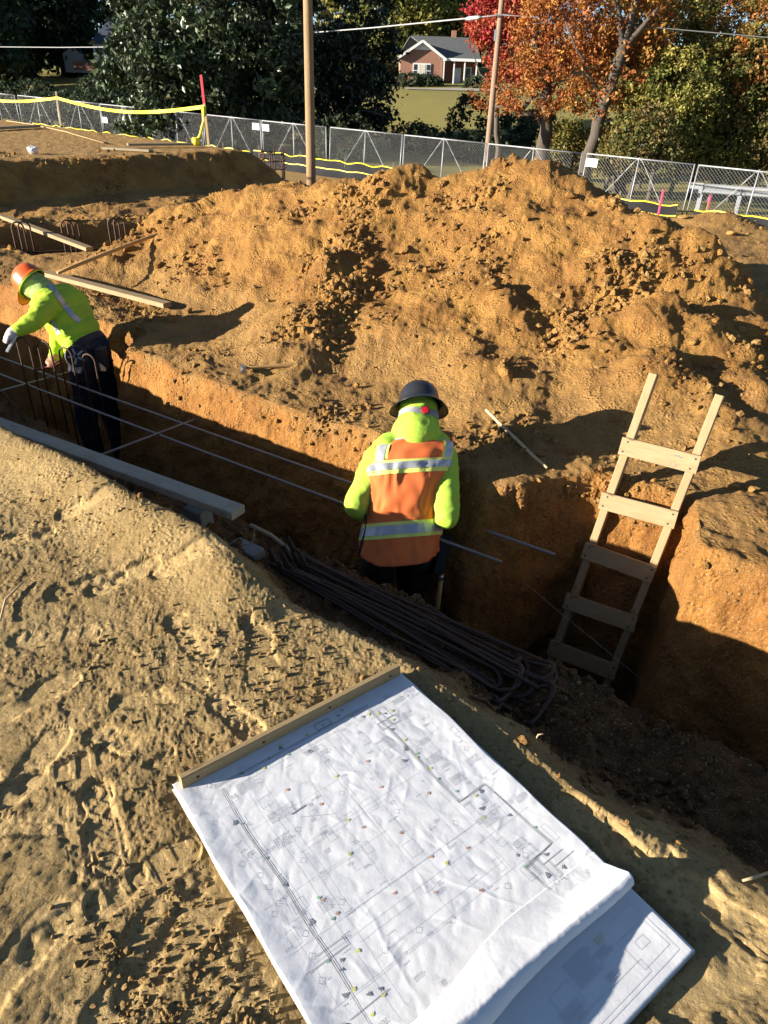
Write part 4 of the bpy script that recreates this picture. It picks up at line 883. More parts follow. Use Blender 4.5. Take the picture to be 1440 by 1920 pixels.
# ---- worker with the black hat, seen from behind
def worker_black_hat():
    F = Vector((-.20, .98, 0)).normalized(); Rt = Vector((F.y, -F.x, 0))
    pel = at(750, 1018, 3.62); chest = at(763, 884, 3.60); nk = at(778, 818, 3.66); hd = at(785, 775, 3.75)
    up = (nk - pel).normalized(); ft = up.cross(Rt) * -1
    if ft.dot(F) < 0: ft = -ft
    P = []; base = Vector((pel.x, pel.y, FLOOR_Z)) + F * .10
    T = empty('person', tuple(base), 0, 'worker in orange safety vest and black full brim hard hat, seen from behind', 'person')
    L_, B_, S_, K_ = 0, 1, 2, 3                       # lime, black trousers, skin, boots
    def bar(c, w, r, m, w2=None): P.append((c - Rt * w, r, c + Rt * w, r, m))
    bar(pel, .085, .115, B_); bar(pel + up * .10, .072, .105, L_); bar(pel.lerp(chest, .55), .078, .108, L_); bar(chest, .10, .112, L_); bar(chest.lerp(nk, .5), .115, .095, L_)
    bar(chest.lerp(nk, .72), .12, .07, L_)
    P.append((nk - up * .03, .075, hd - up * .01, .078, L_)); P.append((hd, .098, hd + ft * .03 + up * .03, .095, L_))
    P.append((hd - up * .05 - ft * .015, .102, nk - ft * .02 + up * .005, .120, L_))          # hood falling on the shoulders
    P.append((nk + Rt * .035 + ft * .02, .085, nk + Rt * .03 - up * .02, .09, L_))
    shl, shr = chest.lerp(nk, .38) - Rt * .168, chest.lerp(nk, .40) + Rt * .175
    ell = at(668, 945, 3.52) ; elr = at(838, 968, 3.50)
    hl, hr = at(708, 985, 3.86), at(818, 975, 3.86)
    for sh, el, h, sg in ((shl, ell, hl, -1), (shr, elr, hr, 1)):
        P.append((sh, .070, sh.lerp(el, .55), .063, L_)); P.append((sh.lerp(el, .55), .063, el, .058, L_)); P.append((el, .056, h, .038, L_))
        d = (h - el).normalized(); P.append((h, .034, h + d * .06, .03, S_)); c = h + d * .07
        for q in range(4): s_ = (q - 1.5) * .018; b = c + Rt * s_; e1 = b + d * (.045 + .006 * (1.5 - abs(q - 1.5))); P.append((b, .0105, e1, .010, S_)); P.append((e1, .010, e1 + d * .012 - Vector((0, 0, .028)), .009, S_))
        P.append((h + d * .02 - Rt * .03 * sg, .013, h + d * .07 - Rt * .045 * sg - Vector((0, 0, .015)), .010, S_))
    for sg in (-1, 1):
        hip = pel + Rt * .09 * sg - up * .05; kn = Vector((hip.x, hip.y, 0)) + F * (.16 if sg > 0 else .12) + Rt * .02 * sg; kn.z = FLOOR_Z + .47
        an = Vector((kn.x, kn.y, FLOOR_Z + .09)) - F * .10; P.append((hip, .098, kn, .068, B_)); P.append((kn, .066, an, .05, B_))
        P.append((an - F * .03 - Vector((0, 0, .035)), .045, an + F * .15 - Vector((0, 0, .045)), .040, K_))
    me = blob('body', P, .0075, 5, .013, 7.5, 300)
    body = W(link('body', me, T, [M_LIME, M_BLK, M_SKIN, M_BOOT]))
    # vest: a loose shell round the trunk, open at the arms
    axis = [pel - up * .13, pel - up * .02, pel + up * .10, pel.lerp(chest, .55), chest, chest.lerp(nk, .45), chest.lerp(nk, .72), chest.lerp(nk, .90)]
    hw = [.205, .202, .195, .198, .220, .238, .235, .135]; hd_ = [.145, .145, .138, .136, .138, .132, .118, .10]
    ts = np.linspace(0, 1, len(axis))
    def vpt(t, ph, out=0.0):
        t_ = np.asarray(t, float); ph = np.asarray(ph, float); c = np.stack([np.interp(t_, ts, [a[k] for a in axis]) for k in range(3)], -1)
        a, b = np.interp(t_, ts, hw), np.interp(t_, ts, hd_); e = .80
        cx, sx = np.cos(ph), np.sin(ph); X = np.sign(cx) * np.abs(cx) ** e * a; Y = np.sign(sx) * np.abs(sx) ** e * b
        wr = .009 * perlin2(ph * 2.6 + 3, t_ * 7, 311) + .011 * (1 - 2 * np.abs(perlin2(ph * 3.2 + t_ * 2.5, t_ * 5.5 - ph, 312))) * (t_ < .62) + .010 * np.sin(ph * 7 + 2) * np.clip(.3 - t_, 0, 1)
        k = 1 + (wr + out) / np.maximum(np.sqrt(X * X + Y * Y), .03)
        return c + (X * k)[..., None] * np.array(Rt) + (Y * k)[..., None] * np.array(ft)
    def hem(ph): return .02 + .10 * np.clip(-np.cos(ph) * 0 + np.abs(np.cos(ph)), 0, 1) ** 3      # rounded tails: lowest behind and in front
    nph, ntt = 120, 70
    PH, TT = np.meshgrid(np.linspace(0, 2 * math.pi, nph, endpoint=False), np.linspace(0, 1, ntt), indexing='ij'); tt = hem(PH) + (1 - hem(PH)) * TT
    V = vpt(tt, PH); i = np.arange(nph * ntt).reshape(nph, ntt); j = np.roll(i, -1, 0)
    Fv = np.stack([i[:, :-1], j[:, :-1], j[:, 1:], i[:, 1:]], 2).reshape(-1, 4)
    C = V.reshape(-1, 3)[Fv].mean(1)
    arm = np.minimum(np.minimum(seg_dist(C, shl - Rt * .035, .082, shl.lerp(ell, .5) - Rt * .03, .075), seg_dist(C, shl - Rt * .04, .07, shl - up * .13 - Rt * .035, .07)), np.minimum(seg_dist(C, shr + Rt * .035, .082, shr.lerp(elr, .5) + Rt * .03, .075), seg_dist(C, shr + Rt * .04, .07, shr - up * .13 + Rt * .035, .07)))
    Fv = Fv[arm > 0]
    vest = W(link('vest', np_mesh('vest', V.reshape(-1, 3), Fv), T, M_VEST)); vest['label'] = 'orange mesh vest with silver and lime reflective tape'
    s_ = vest.modifiers.new('cloth', 'SOLIDIFY'); s_.thickness = .003
    def band(name, m, t0, t1, p0, p1, out, n=60, nt_=4, slope=0.0):
        PH, TT = np.meshgrid(np.linspace(p0, p1, n), np.linspace(t0, t1, nt_), indexing='ij')
        V = vpt(TT + slope * np.cos(PH), PH, out); i = np.arange(n * nt_).reshape(n, nt_); Fb = np.stack([i[:-1, :-1], i[1:, :-1], i[1:, 1:], i[:-1, 1:]], 2).reshape(-1, 4)
        C = V.reshape(-1, 3)[Fb].mean(1)
        arm = np.minimum(np.minimum(seg_dist(C, shl - Rt * .035, .082, shl.lerp(ell, .5) - Rt * .03, .075), seg_dist(C, shl - Rt * .04, .07, shl - up * .13 - Rt * .035, .07)), np.minimum(seg_dist(C, shr + Rt * .035, .082, shr.lerp(elr, .5) + Rt * .03, .075), seg_dist(C, shr + Rt * .04, .07, shr - up * .13 + Rt * .035, .07)))
        link(name, np_mesh(name, V.reshape(-1, 3), Fb[arm > 0]), vest, m)
    pi = math.pi
    for t0, t1, sl_ in ((.200, .300, .0), (.555, .660, .0)):
        band('lime_tape', M_LTAPE, t0, t1, 0, 2 * pi, .004, 110, 5, sl_); band('reflective_tape', M_SILVER, t0 + .022, t1 - .022, 0, 2 * pi, .0065, 110, 4, sl_)
    for sg in (-1, 1):                                  # tapes over the shoulders
        cph = -pi / 2 + .72 * sg
        band('lime_tape', M_LTAPE, .66, .93, cph - .20, cph + .20, .004, 10, 14); band('reflective_tape', M_SILVER, .66, .93, cph - .13, cph + .13, .0065, 8, 14)
        side = vpt(np.linspace(.12, .52, 16), np.full(16, (0 if sg > 0 else pi) - .25 * sg), .004)
        link('side_zip', MB().tube([Vector(p) for p in side], .007, 6).mesh('side_zip', True), vest, M_BLACK)
    neck = vpt(np.full(30, .985), np.linspace(0, 2 * pi, 30), .004); link('collar_binding', MB().tube([Vector(p) for p in neck], .005, 6).mesh('collar_binding', True), vest, M_STRAP)
    # hat
    HA = (Vector((0, 0, 1)) * .76 + F * .70 + Rt * .14).normalized(); hx = Rt - HA * Rt.dot(HA); hx.normalize(); hy = HA.cross(hx)
    HM = Matrix((hx, hy, HA)).transposed(); hc = hd + HA * .045
    prof = [(.0, .128), (.03, .126), (.06, .117), (.085, .098), (.102, .070), (.110, .038), (.113, .020), (.128, .012), (.150, -.004), (.160, -.016), (.161, -.019), (.150, -.008), (.128, .008), (.108, .014), (.104, .036), (.09, .075), (.05, .11), (.0, .12)]
    hm = MB(); seg = 48; V = []; Fh = []
    for r, z in prof:
        for k in range(seg):
            a = 2 * pi * k / seg; st = 1.14 if z < .05 else 1.10
            droop = -.022 * (abs(math.cos(a)) ** 2) if r > .12 else 0
            V.append(HM @ Vector((r * math.cos(a) * .97, r * math.sin(a) * st, z + droop)) + hc)
    for q in range(len(prof) - 1):
        for k in range(seg): Fh.append((q * seg + k, q * seg + (k + 1) % seg, (q + 1) * seg + (k + 1) % seg, (q + 1) * seg + k))
    hm.add(V, Fh); hat = W(hm.build('hard_hat', M_HAT_B, T, True)); hat['label'] = 'black full brim hard hat with grey ratchet band and red knob'
    rd = MB()
    for q in (-2, -1, 0, 1, 2):                         # raised ribs over the crown
        rd.tube([HM @ Vector((q * .016 * (1 - .25 * abs(t)), t * .122, .130 * math.sqrt(max(.0, 1 - (t * .985) ** 2)) + .003 - .002 * abs(q))) + hc for t in np.linspace(-.80, .80, 16)], .0035, 5)
    link('crown_ribs', rd.mesh('crown_ribs', True), hat, M_HAT_B)['kind'] = 'stuff'
    bb = bvh_of(me); pts = []; sm_ = MB(); Vb = []
    cc = hd - HA * .020
    for a in np.linspace(-pi * .93, -pi * .07, 22):     # ratchet band across the back of the hood
        dr = (hx * math.cos(a) + hy * math.sin(a))
        for dz in (-.023, .023):
            o_ = cc + HA * (dz - .022 * math.exp(-((a + pi / 2) / .5) ** 2)) + dr * .3; h_ = bb.ray_cast(o_, -dr); Vb.append((h_[0] if h_[0] is not None else cc + dr * .1) + dr * .004)
    sm_.add(Vb, [(2 * k, 2 * k + 2, 2 * k + 3, 2 * k + 1) for k in range(21)]); link('ratchet_band', sm_.mesh('ratchet_band', True), hat, M_STRAP)
    mid = (Vb[20] + Vb[21] + Vb[22] + Vb[23]) / 4; dr = -hy; kM = Matrix((hx, HA, dr)).transposed()
    kn = MB(); kn.lathe([(0, .0), (.024, 0), (.025, .012), (.021, .016), (.0, .016)], 20, mid, kM); link('ratchet_knob', kn.mesh('ratchet_knob'), hat, M_BLACK)
    kn = MB(); kn.lathe([(0, .0161), (.0185, .0161), (.018, .019), (.0, .020)], 20, mid, kM); link('knob_cap', kn.mesh('knob_cap'), hat, M_RED)
    # pouch and hammer on the right hip
    pc = pel + Rt * .215 - up * .02; pm = MB(); MM = Matrix((ft, Rt, up)).transposed()
    pm.box(pc - up * .06, (.13, .06, .20), MM); pm.box(pc + up * .0 - up * .02 + Rt * .035, (.10, .03, .12), MM); o = W(pm.build('tool_pouch', M_BLK, T)); bv = o.modifiers.new('soft', 'BEVEL'); bv.width = .012; bv.segments = 2
    hc_ = pc + Rt * .03 - up * .20; hmr = MB().tube([hc_ + up * .12, hc_ - up * .14], [.011, .014], 8); W(hmr.build('hammer_handle', M_HANDLE, T, True))
    hmr = MB().tube([hc_ + up * .03 - ft * .07 - Rt * .02, hc_ + up * .0 + ft * .06 + Rt * .02], [.010, .014], 8); W(hmr.build('hammer_head', M_STEEL, T, True))
    lvl = pel - Rt * .225 - up * .16; W(MB().box(lvl, (.016, .028, .075), MM).build('tape_measure', M_GALV, T))
worker_black_hat()

# ---- worker bending over the hoops, orange hat
def worker_orange_hat():
    D = 5.35; F = Vector((-.93, .30, 0)).normalized(); Rt = Vector((F.y, -F.x, 0))     # Rt: his right, away from the camera
    pel = at(166, 655, D); belly = at(146, 622, D); chest = at(118, 578, D); nk = at(92, 553, D - .02); hd = at(64, 535, D - .03)
    up = (nk - pel).normalized(); P = []
    fl = Vector((pel.x, pel.y, FLOOR_Z)); T = empty('person', tuple(fl), 0, 'bending worker in lime shirt and orange hard hat with tool belt, standing in the trench', 'person')
    L_, N_, S_, G_, K_, H_ = 0, 1, 2, 3, 4, 5
    def bar(c, w, r, m): P.append((c - Rt * w, r, c + Rt * w, r, m))
    bar(pel, .075, .110, N_); bar(pel + up * .06, .075, .105, L_); bar(belly, .075, .108, L_); bar(belly.lerp(chest, .5), .085, .118, L_); bar(chest, .10, .125, L_); bar(chest.lerp(nk, .5), .10, .105, L_)
    P.append((nk - up * .03, .075, hd, .075, H_)); P.append((hd, .095, hd + F * .02, .092, H_)); P.append((nk - up * .01, .088, nk.lerp(hd, .6), .092, H_))
    jaw = hd + F * .05 - Vector((0, 0, .075)); P.append((hd + F * .03 - Vector((0, 0, .04)), .060, jaw, .045, S_)); P.append((hd + F * .095 - Vector((0, 0, .05)), .014, hd + F * .10 - Vector((0, 0, .065)), .014, S_))
    shn, shf = at(96, 568, D - .17), at(100, 562, D + .17)
    en, ef = at(66, 600, D - .30), at(112, 630, D + .22)
    hn, hf = at(33, 619, D - .34), at(104, 668, D + .06)
    for sh, el, h, m in ((shn, en, hn, G_), (shf, ef, hf, S_)):
        P.append((sh, .082, sh.lerp(el, .5), .074, L_)); P.append((sh.lerp(el, .5), .074, el, .062, L_)); P.append((el, .062, h, .042, L_))
        d = (h - el).normalized(); pd = (d * .55 - Vector((0, 0, .55))).normalized() if m == G_ else d
        P.append((h, .034, h + d * .045, .036, m)); sd = Vector((0, 0, 1)).cross(d).normalized(); c = h + d * .055
        for q in range(4): b = c + sd * (q - 1.5) * .019; e1 = b + (d * .6 + pd * .4).normalized() * (.040 + .005 * (q in (1, 2))); P.append((b, .0125, e1, .0115, m)); P.append((e1, .0115, e1 + pd * .030 - d * .008, .0105, m))
        P.append((h + d * .015 - sd * .03, .014, h + d * .055 - sd * .045 + pd * .02, .011, m))
    for sg in (-1, 1):
        hip = pel + Rt * .085 * sg - Vector((0, 0, .05)); kn = Vector((hip.x, hip.y, FLOOR_Z + .48)) + F * (.05 if sg < 0 else .0) + Rt * .03 * sg; an = Vector((kn.x, kn.y, FLOOR_Z + .08)) - F * .05
        P.append((hip, .100, kn, .074, N_)); P.append((kn, .072, an, .055, N_)); P.append((an - F * .02 - Vector((0, 0, .03)), .046, an + F * .16 - Vector((0, 0, .04)), .040, K_))
    me = blob('body', P, .0075, 4, .014, 9, 340); W(link('body', me, T, [M_LIME2, M_NAVY, M_SKIN, M_GLOVE, M_BOOT, M_HOOD])); bb = bvh_of(me)
    O = Vector((0, 0, CAM_H))
    def tape(name, pix, w, m, out=.004):
        """tape sewn on the shirt along a path of points on its surface"""
        Vt = []
        for (a, b) in pix:
            for t in np.linspace(0, 1, 9)[:-1] if (a, b) != pix[-1] else [0]: pass
        path = []
        for (a, b), (c, d) in zip(pix[:-1], pix[1:]):
            for t in np.linspace(0, 1, 8): path.append((a + (c - a) * t, b + (d - b) * t))
        for k, (a, b) in enumerate(path):
            q = path[min(k + 1, len(path) - 1)] if k < len(path) - 1 else path[k]; p_ = path[max(k - 1, 0)]
            dx, dy = q[0] - p_[0], q[1] - p_[1]; L = math.hypot(dx, dy) or 1
            for sg in (-1, 0, 1):
                dr = (at(a - dy / L * w * sg, b + dx / L * w * sg, 1.0) - O).normalized(); h_ = bb.ray_cast(O, dr)
                Vt.append((h_[0] + h_[1] * out) if h_[0] is not None else (O + dr * (D * 1.15)))
        n = len(path); Fs = [(3 * k + s, 3 * k + s + 1, 3 * k + s + 4, 3 * k + s + 3) for k in range(n - 1) for s in (0, 1)]
        o = W(MB().add(Vt, Fs).build(name, m, T, True)); return o
    tape('reflective_tape', [(92, 533), (104, 548), (120, 572), (136, 592), (150, 603)], 4.6, M_SILVER)
    tape('reflective_tape', [(98, 600), (104, 614), (111, 626)], 3.2, M_SILVER)
    # belt, reel pouch
    def belt_pt(a, r=.0): return None
    bl = []
    for a in np.linspace(0, 2 * math.pi, 28, endpoint=False):
        fx = up.cross(Rt).normalized(); dr = (Rt * math.cos(a) + fx * math.sin(a)).normalized(); c = pel + up * .035
        for dz in (-.027, .027):
            h_ = bb.ray_cast(c + up * dz + dr * .6, -dr); bl.append((h_[0] if h_[0] is not None else c + dr * .16) + dr * .007)
    W(MB().add(bl, [(2 * k, (2 * k + 2) % 56, (2 * k + 3) % 56, 2 * k + 1) for k in range(28)]).build('tool_belt', M_LEATHER, T, True))
    pc = at(143, 668, D - .22); kM = (at(143, 668, 1) - O).normalized(); x = Vector((0, 0, 1)).cross(kM).normalized(); y = kM.cross(x); KM = Matrix((x, y, -kM)).transposed()
    rl = MB(); rl.lathe([(0, -.03), (.072, -.03), (.078, -.022), (.078, .022), (.072, .03), (.060, .03), (.055, .022), (.0, .022)], 24, pc, KM); reel = W(rl.build('wire_reel', M_BLACK, T)); reel['label'] = 'round black tie wire reel on the belt'
    for a in range(5): s_ = MB(); q = 2 * math.pi * a / 5; s_.bar(pc + KM @ Vector((.012 * math.cos(q), .012 * math.sin(q), .028)), pc + KM @ Vector((.058 * math.cos(q), .058 * math.sin(q), .026)), .014, .008, -kM); link('spoke', s_.mesh('spoke'), reel, M_STRAP)
    W(MB().box(at(192, 672, D - .10), (.06, .09, .16)).build('tool_pouch', M_LEATHER, T))
    # hat: shell, visor, seen from its left side, crown pointing forward because he looks down
    HA = (F * .80 + Vector((0, 0, .60))).normalized(); hy = (F - HA * F.dot(HA)); hy = -(Vector((0, 0, 1)) - HA * HA.z).normalized(); hx = hy.cross(HA); HM = Matrix((hx, hy, HA)).transposed(); hc = hd + HA * .035
    V = []; Fh = []; seg = 40; prof = [(.0, .130), (.035, .127), (.065, .116), (.09, .093), (.104, .06), (.111, .02), (.113, .0), (.120, -.003), (.119, -.008), (.107, -.004), (.104, .02), (.095, .06), (.06, .105), (.0, .12)]
    for r, z in prof:
        for k in range(seg):
            a = 2 * math.pi * k / seg; vis = max(0, math.sin(a)) ** 3 * (.062 if z < .002 else 0); rr = r + vis if r > .1 else r
            V.append(HM @ Vector((rr * math.cos(a) * .98, rr * math.sin(a) * 1.14, z - .35 * vis)) + hc)
    for q in range(len(prof) - 1):
        for k in range(seg): Fh.append((q * seg + k, q * seg + (k + 1) % seg, (q + 1) * seg + (k + 1) % seg, (q + 1) * seg + k))
    hat = W(MB().add(V, Fh).build('hard_hat', M_HAT_O, T, True)); hat['label'] = 'orange cap style hard hat with short visor'
    rim = MB().tube([HM @ Vector((.113 * math.cos(a), .128 * math.sin(a), -.012)) + hc for a in np.linspace(0, 2 * math.pi, 40)], .006, 6); link('sweat_band', rim.mesh('sweat_band', True), hat, M_LIME2)
    gl = hd + F * .085 - Vector((0, 0, .035)); W(MB().box(gl, (.05, .13, .035), Matrix((F, Rt, Vector((0, 0, 1)))).transposed()).build('safety_glasses', M_BLACK, T))
    # tool in the gloved hand: a thing of its own
    a, b = at(27, 634, D - .36), at(13, 660, D - .37)
    o = wbuild(MB().bar(a.lerp(b, -.5), b, .020, .009, Vector((0, -1, .3)), .003), 'utility_knife', M_GALV); tag(o, 'grey metal utility knife in the white glove of the bending worker', 'knife')
    a, b = at(66, 695, D + .02), at(118, 681, D - .05); pl = MB().tube([a, a.lerp(b, .4), b], [.006, .010, .008], 6); pl.tube([a + Vector((0, 0, .012)), a.lerp(b, .4), b + Vector((0, 0, .03))], [.005, .009, .008], 6)
    o = wbuild(pl, 'pliers', mat('red_grip', (.16, .03, .02), .6), None, True); tag(o, 'small pliers in the bare hand of the bending worker', 'pliers')
worker_orange_hat()
# ------------------------------------------------------------------ leaves and trees
def leaf_mat(name, rough=.6, transl=.3):
    m = bpy.data.materials.new(name); m.use_nodes = True; n = m.node_tree.nodes; L = m.node_tree.links; b = n['Principled BSDF']; b.inputs['Roughness'].default_value = rough; b.inputs['Specular IOR Level'].default_value = .35
    a = n.new('ShaderNodeAttribute'); a.attribute_name = 'tint'; L.new(a.outputs['Color'], b.inputs['Base Color'])
    tr = n.new('ShaderNodeBsdfTranslucent'); L.new(a.outputs['Color'], tr.inputs[0]); ms = n.new('ShaderNodeMixShader'); ms.inputs[0].default_value = transl
    L.new(b.outputs[0], ms.inputs[1]); L.new(tr.outputs[0], ms.inputs[2]); L.new(ms.outputs[0], n['Material Output'].inputs[0]); return m
M_LEAF = leaf_mat('leaf', .6, .3); M_GLOSS = leaf_mat('glossy_leaf', .38, .08)
M_BARK = mat('bark', (.10, .085, .07), .95, 0, .35, 6, .02, 14, .1, stretch=(3, 3, .6)); M_BARK_G = mat('grey_bark', (.085, .07, .055), .95, 0, .35, 5, .02, 14, .1, stretch=(3, 3, .6))
RB = np.random.default_rng(77)
def leaves(lobes, n, size, palette, clump=.9, nclump=60, up_bias=.25, shell=.55):
    """leaf-sized faces gathered in clumps through the volume of the lobes; palette rows: r, g, b"""
    vol = np.array([l[1] * l[2] * l[3] for l in lobes]); vol = vol / vol.sum(); C = []; T = []
    pal = np.array(palette)
    for l, w in zip(lobes, vol):
        k = max(3, int(nclump * w)); d = RB.normal(size=(k, 3)); d /= np.linalg.norm(d, axis=1, keepdims=True); r = (shell + (1 - shell) * RB.random(k)) ** .6
        C.append(np.array(l[0]) + d * r[:, None] * np.array(l[1:4])); T.append(pal[RB.integers(len(pal), size=k)] * RB.uniform(.75, 1.25, (k, 1)))
    C = np.concatenate(C); T = np.concatenate(T); which = RB.integers(len(C), size=n)
    P = C[which] + RB.normal(size=(n, 3)) * clump * np.array((1, 1, .7)) * RB.uniform(.3, 1, (n, 1)); col = T[which] * .6 + pal[RB.integers(len(pal), size=n)] * .4; col = col * RB.uniform(.7, 1.3, (n, 1))
    nrm = RB.normal(size=(n, 3)) + np.array((0, 0, up_bias)); nrm /= np.linalg.norm(nrm, axis=1, keepdims=True)
    t = np.cross(nrm, RB.normal(size=(n, 3))); t /= np.linalg.norm(t, axis=1, keepdims=True); b = np.cross(nrm, t); s = size * RB.uniform(.6, 1.35, (n, 1))
    V = np.stack([P - t * s, P + b * s * .55 + nrm * s * .12, P + t * s, P - b * s * .55 + nrm * s * .12], 1).reshape(-1, 3); F = np.arange(4 * n).reshape(n, 4)
    me = np_mesh('crown', V, F, False); set_attr(me, 'tint', np.concatenate([np.repeat(np.clip(col, 0, 1), 4, 0), np.ones((4 * n, 1))], 1), 'FLOAT_COLOR'); return me
def limb(m, a, b, r0, r1, wob=.12, n=6):
    a, b = Vector(a), Vector(b); L = (b - a).length
    m.tube([a.lerp(b, t) + Vector(RB.normal(size=3)) * wob * L * .12 * (0 < t < 1) for t in np.linspace(0, 1, n)], [r0 + (r1 - r0) * t for t in np.linspace(0, 1, n)], 9)
def tree(base, lobes, n, size, palette, label, cat='tree', name='tree', trunk_r=.25, m=None, bark=None, group=None, limbs=5, nclump=60, clump=.9, trunk=True, extra=(), shell=.55):
    T = empty(name, tuple(base), 0, label, cat, group); base = Vector(base)
    W(link('crown', leaves(lobes, n, size, palette, clump, nclump, shell=shell), T, m or M_LEAF))
    mb = MB(); top = Vector(lobes[0][0])
    if trunk:
        limb(mb, base - Vector((0, 0, .3)), base.lerp(top, .75), trunk_r * 1.15, trunk_r * .55, .10, 8)
        for k in range(limbs):
            l = lobes[k % len(lobes)]; e = Vector(l[0]) + Vector(RB.normal(size=3)) * .45 * l[1]; limb(mb, base.lerp(top, .35 + .08 * k), e, trunk_r * .45, trunk_r * .1, .5, 6)
    for a, b, r0, r1 in extra: limb(mb, a, b, r0, r1, .10, 8)
    if trunk or extra: W(mb.build('trunk', bark or M_BARK, T, True))
    return T
def gzz(x, y): return float(base_height(np.array([[x]], float), np.array([[y]], float))[0, 0])
def pt(px, py, y): return at_y(px, py, y)
def gp(px, y): p = at_y(px, 200, y); return Vector((p.x, y, gzz(p.x, y)))
DKG = [(.030, .050, .020), (.022, .040, .016), (.045, .065, .028)]
MAGN = [(.045, .070, .030), (.030, .052, .022), (.065, .085, .040), (.05, .06, .03)]
ORAN = [(.33, .10, .022), (.36, .13, .026), (.28, .08, .022), (.38, .18, .035), (.20, .065, .022)]
REDS = [(.34, .022, .030), (.40, .035, .04), (.28, .02, .03), (.42, .07, .045)]
MIXR = [(.09, .10, .022), (.15, .14, .028), (.06, .08, .022), (.22, .17, .032), (.11, .11, .028), (.18, .10, .025)]
YGRN = [(.16, .17, .035), (.25, .23, .045), (.10, .12, .03), (.30, .24, .05)]
def lobe(px, py, y, rx, ry, rz): return (tuple(pt(px, py, y)), rx, ry, rz)
# big evergreens left of the house
b = gp(400, 43)
tree(b, [lobe(395, 60, 43, 5.0, 4.2, 5.0), lobe(330, 170, 42, 3.6, 3.2, 3.0), lobe(450, 160, 43, 3.6, 3.2, 3.4), lobe(335, 20, 43, 2.6, 3, 3.2), lobe(400, 235, 42.5, 3.6, 3.0, 1.6)], 42000, .16, MAGN, 'broad glossy magnolia catching light behind the fence left of the wooden pole', 'tree', 'magnolia_tree', .35, M_GLOSS, nclump=420, clump=.42, shell=.75)
b = gp(640, 50)
tree(b, [lobe(610, 60, 50, 4.2, 4.0, 5.5), lobe(560, 150, 49, 4.5, 4, 4.0), lobe(670, 160, 50, 2.6, 2.6, 3.2), lobe(735, 215, 50, 1.3, 1.5, 1.5), lobe(560, -20, 50, 5, 4, 4)], 30000, .17, [(.022, .034, .015), (.016, .026, .012), (.032, .044, .02)], 'huge dark evergreen in deep shade right of the wooden pole', 'tree', 'evergreen_tree', .4, M_GLOSS, nclump=360, clump=.55, shell=.7)
# trees in autumn colour on the right
b1 = gp(1035, 33.0); b2 = gp(1108, 31.5)
tree(b1, [lobe(1030, 60, 33, 1.5, 2.0, 1.8), lobe(960, 160, 33.8, 1.2, 1.0, .9), lobe(1060, 150, 32.5, 1.8, 1.6, 1.2), lobe(920, 175, 35, .8, .8, .7), lobe(1090, 20, 33, 2.2, 2, 1.8), lobe(1000, 185, 32.5, 1.5, 1.2, .7)], 24000, .06, ORAN, 'orange leaved maple with thick upright trunk behind the fence', 'tree', 'maple_tree', .32, bark=M_BARK_G, nclump=420, clump=.22)
e1, e2, e3 = pt(1130, 200, 31.5), pt(1168, 92, 31.5), pt(1196, -10, 31.6)
tree(b2, [lobe(1150, 130, 32.5, 1.6, 1.5, 1.3), lobe(1180, 40, 33, 1.9, 1.6, 1.6), lobe(1110, 190, 31.8, 1.4, 1.0, .6)], 6500, .075, ORAN[:4] + [(.40, .26, .05)], 'leaning grey trunked tree with forked limbs and thin orange leaves', 'tree', 'forked_tree', .2, bark=M_BARK_G, nclump=160, clump=.30, trunk=False,
     extra=[(b2 - Vector((0, 0, .3)), e1, .26, .22), (e1, e2, .22, .21), (e2, e3, .17, .12), (e2, pt(1235, 15, 31.4), .14, .06), (e2, pt(1155, -10, 31.5), .13, .08), (e1, pt(1060, 40, 31.2), .07, .03)])
dk = gp(1190, 33.5); tree(dk, [lobe(1192, 60, 34, 1.2, 1.2, 1.0)], 900, .08, MIXR, 'dark bare trunk standing behind the forked tree', 'tree', 'dark_trunk_tree', .3, trunk=False, extra=[(dk, pt(1186, 120, 33.5), .30, .24), (pt(1186, 120, 33.5), pt(1190, 10, 33.5), .24, .12)])
b = gp(945, 37); tree(b, [lobe(935, 15, 36.5, 1.5, 1.0, 1.5), lobe(930, 90, 36.6, .9, .8, 1.0), lobe(900, 50, 36.8, .6, .6, 1.1), lobe(1000, 30, 36.4, 1.8, .8, 1.3), lobe(960, 120, 36.4, 1.0, .8, .6)], 10000, .08, REDS + [(.30, .075, .025), (.34, .10, .03)], 'crimson leaved maple right of the brick house', 'tree', 'red_maple_tree', .14, nclump=120, clump=.30)
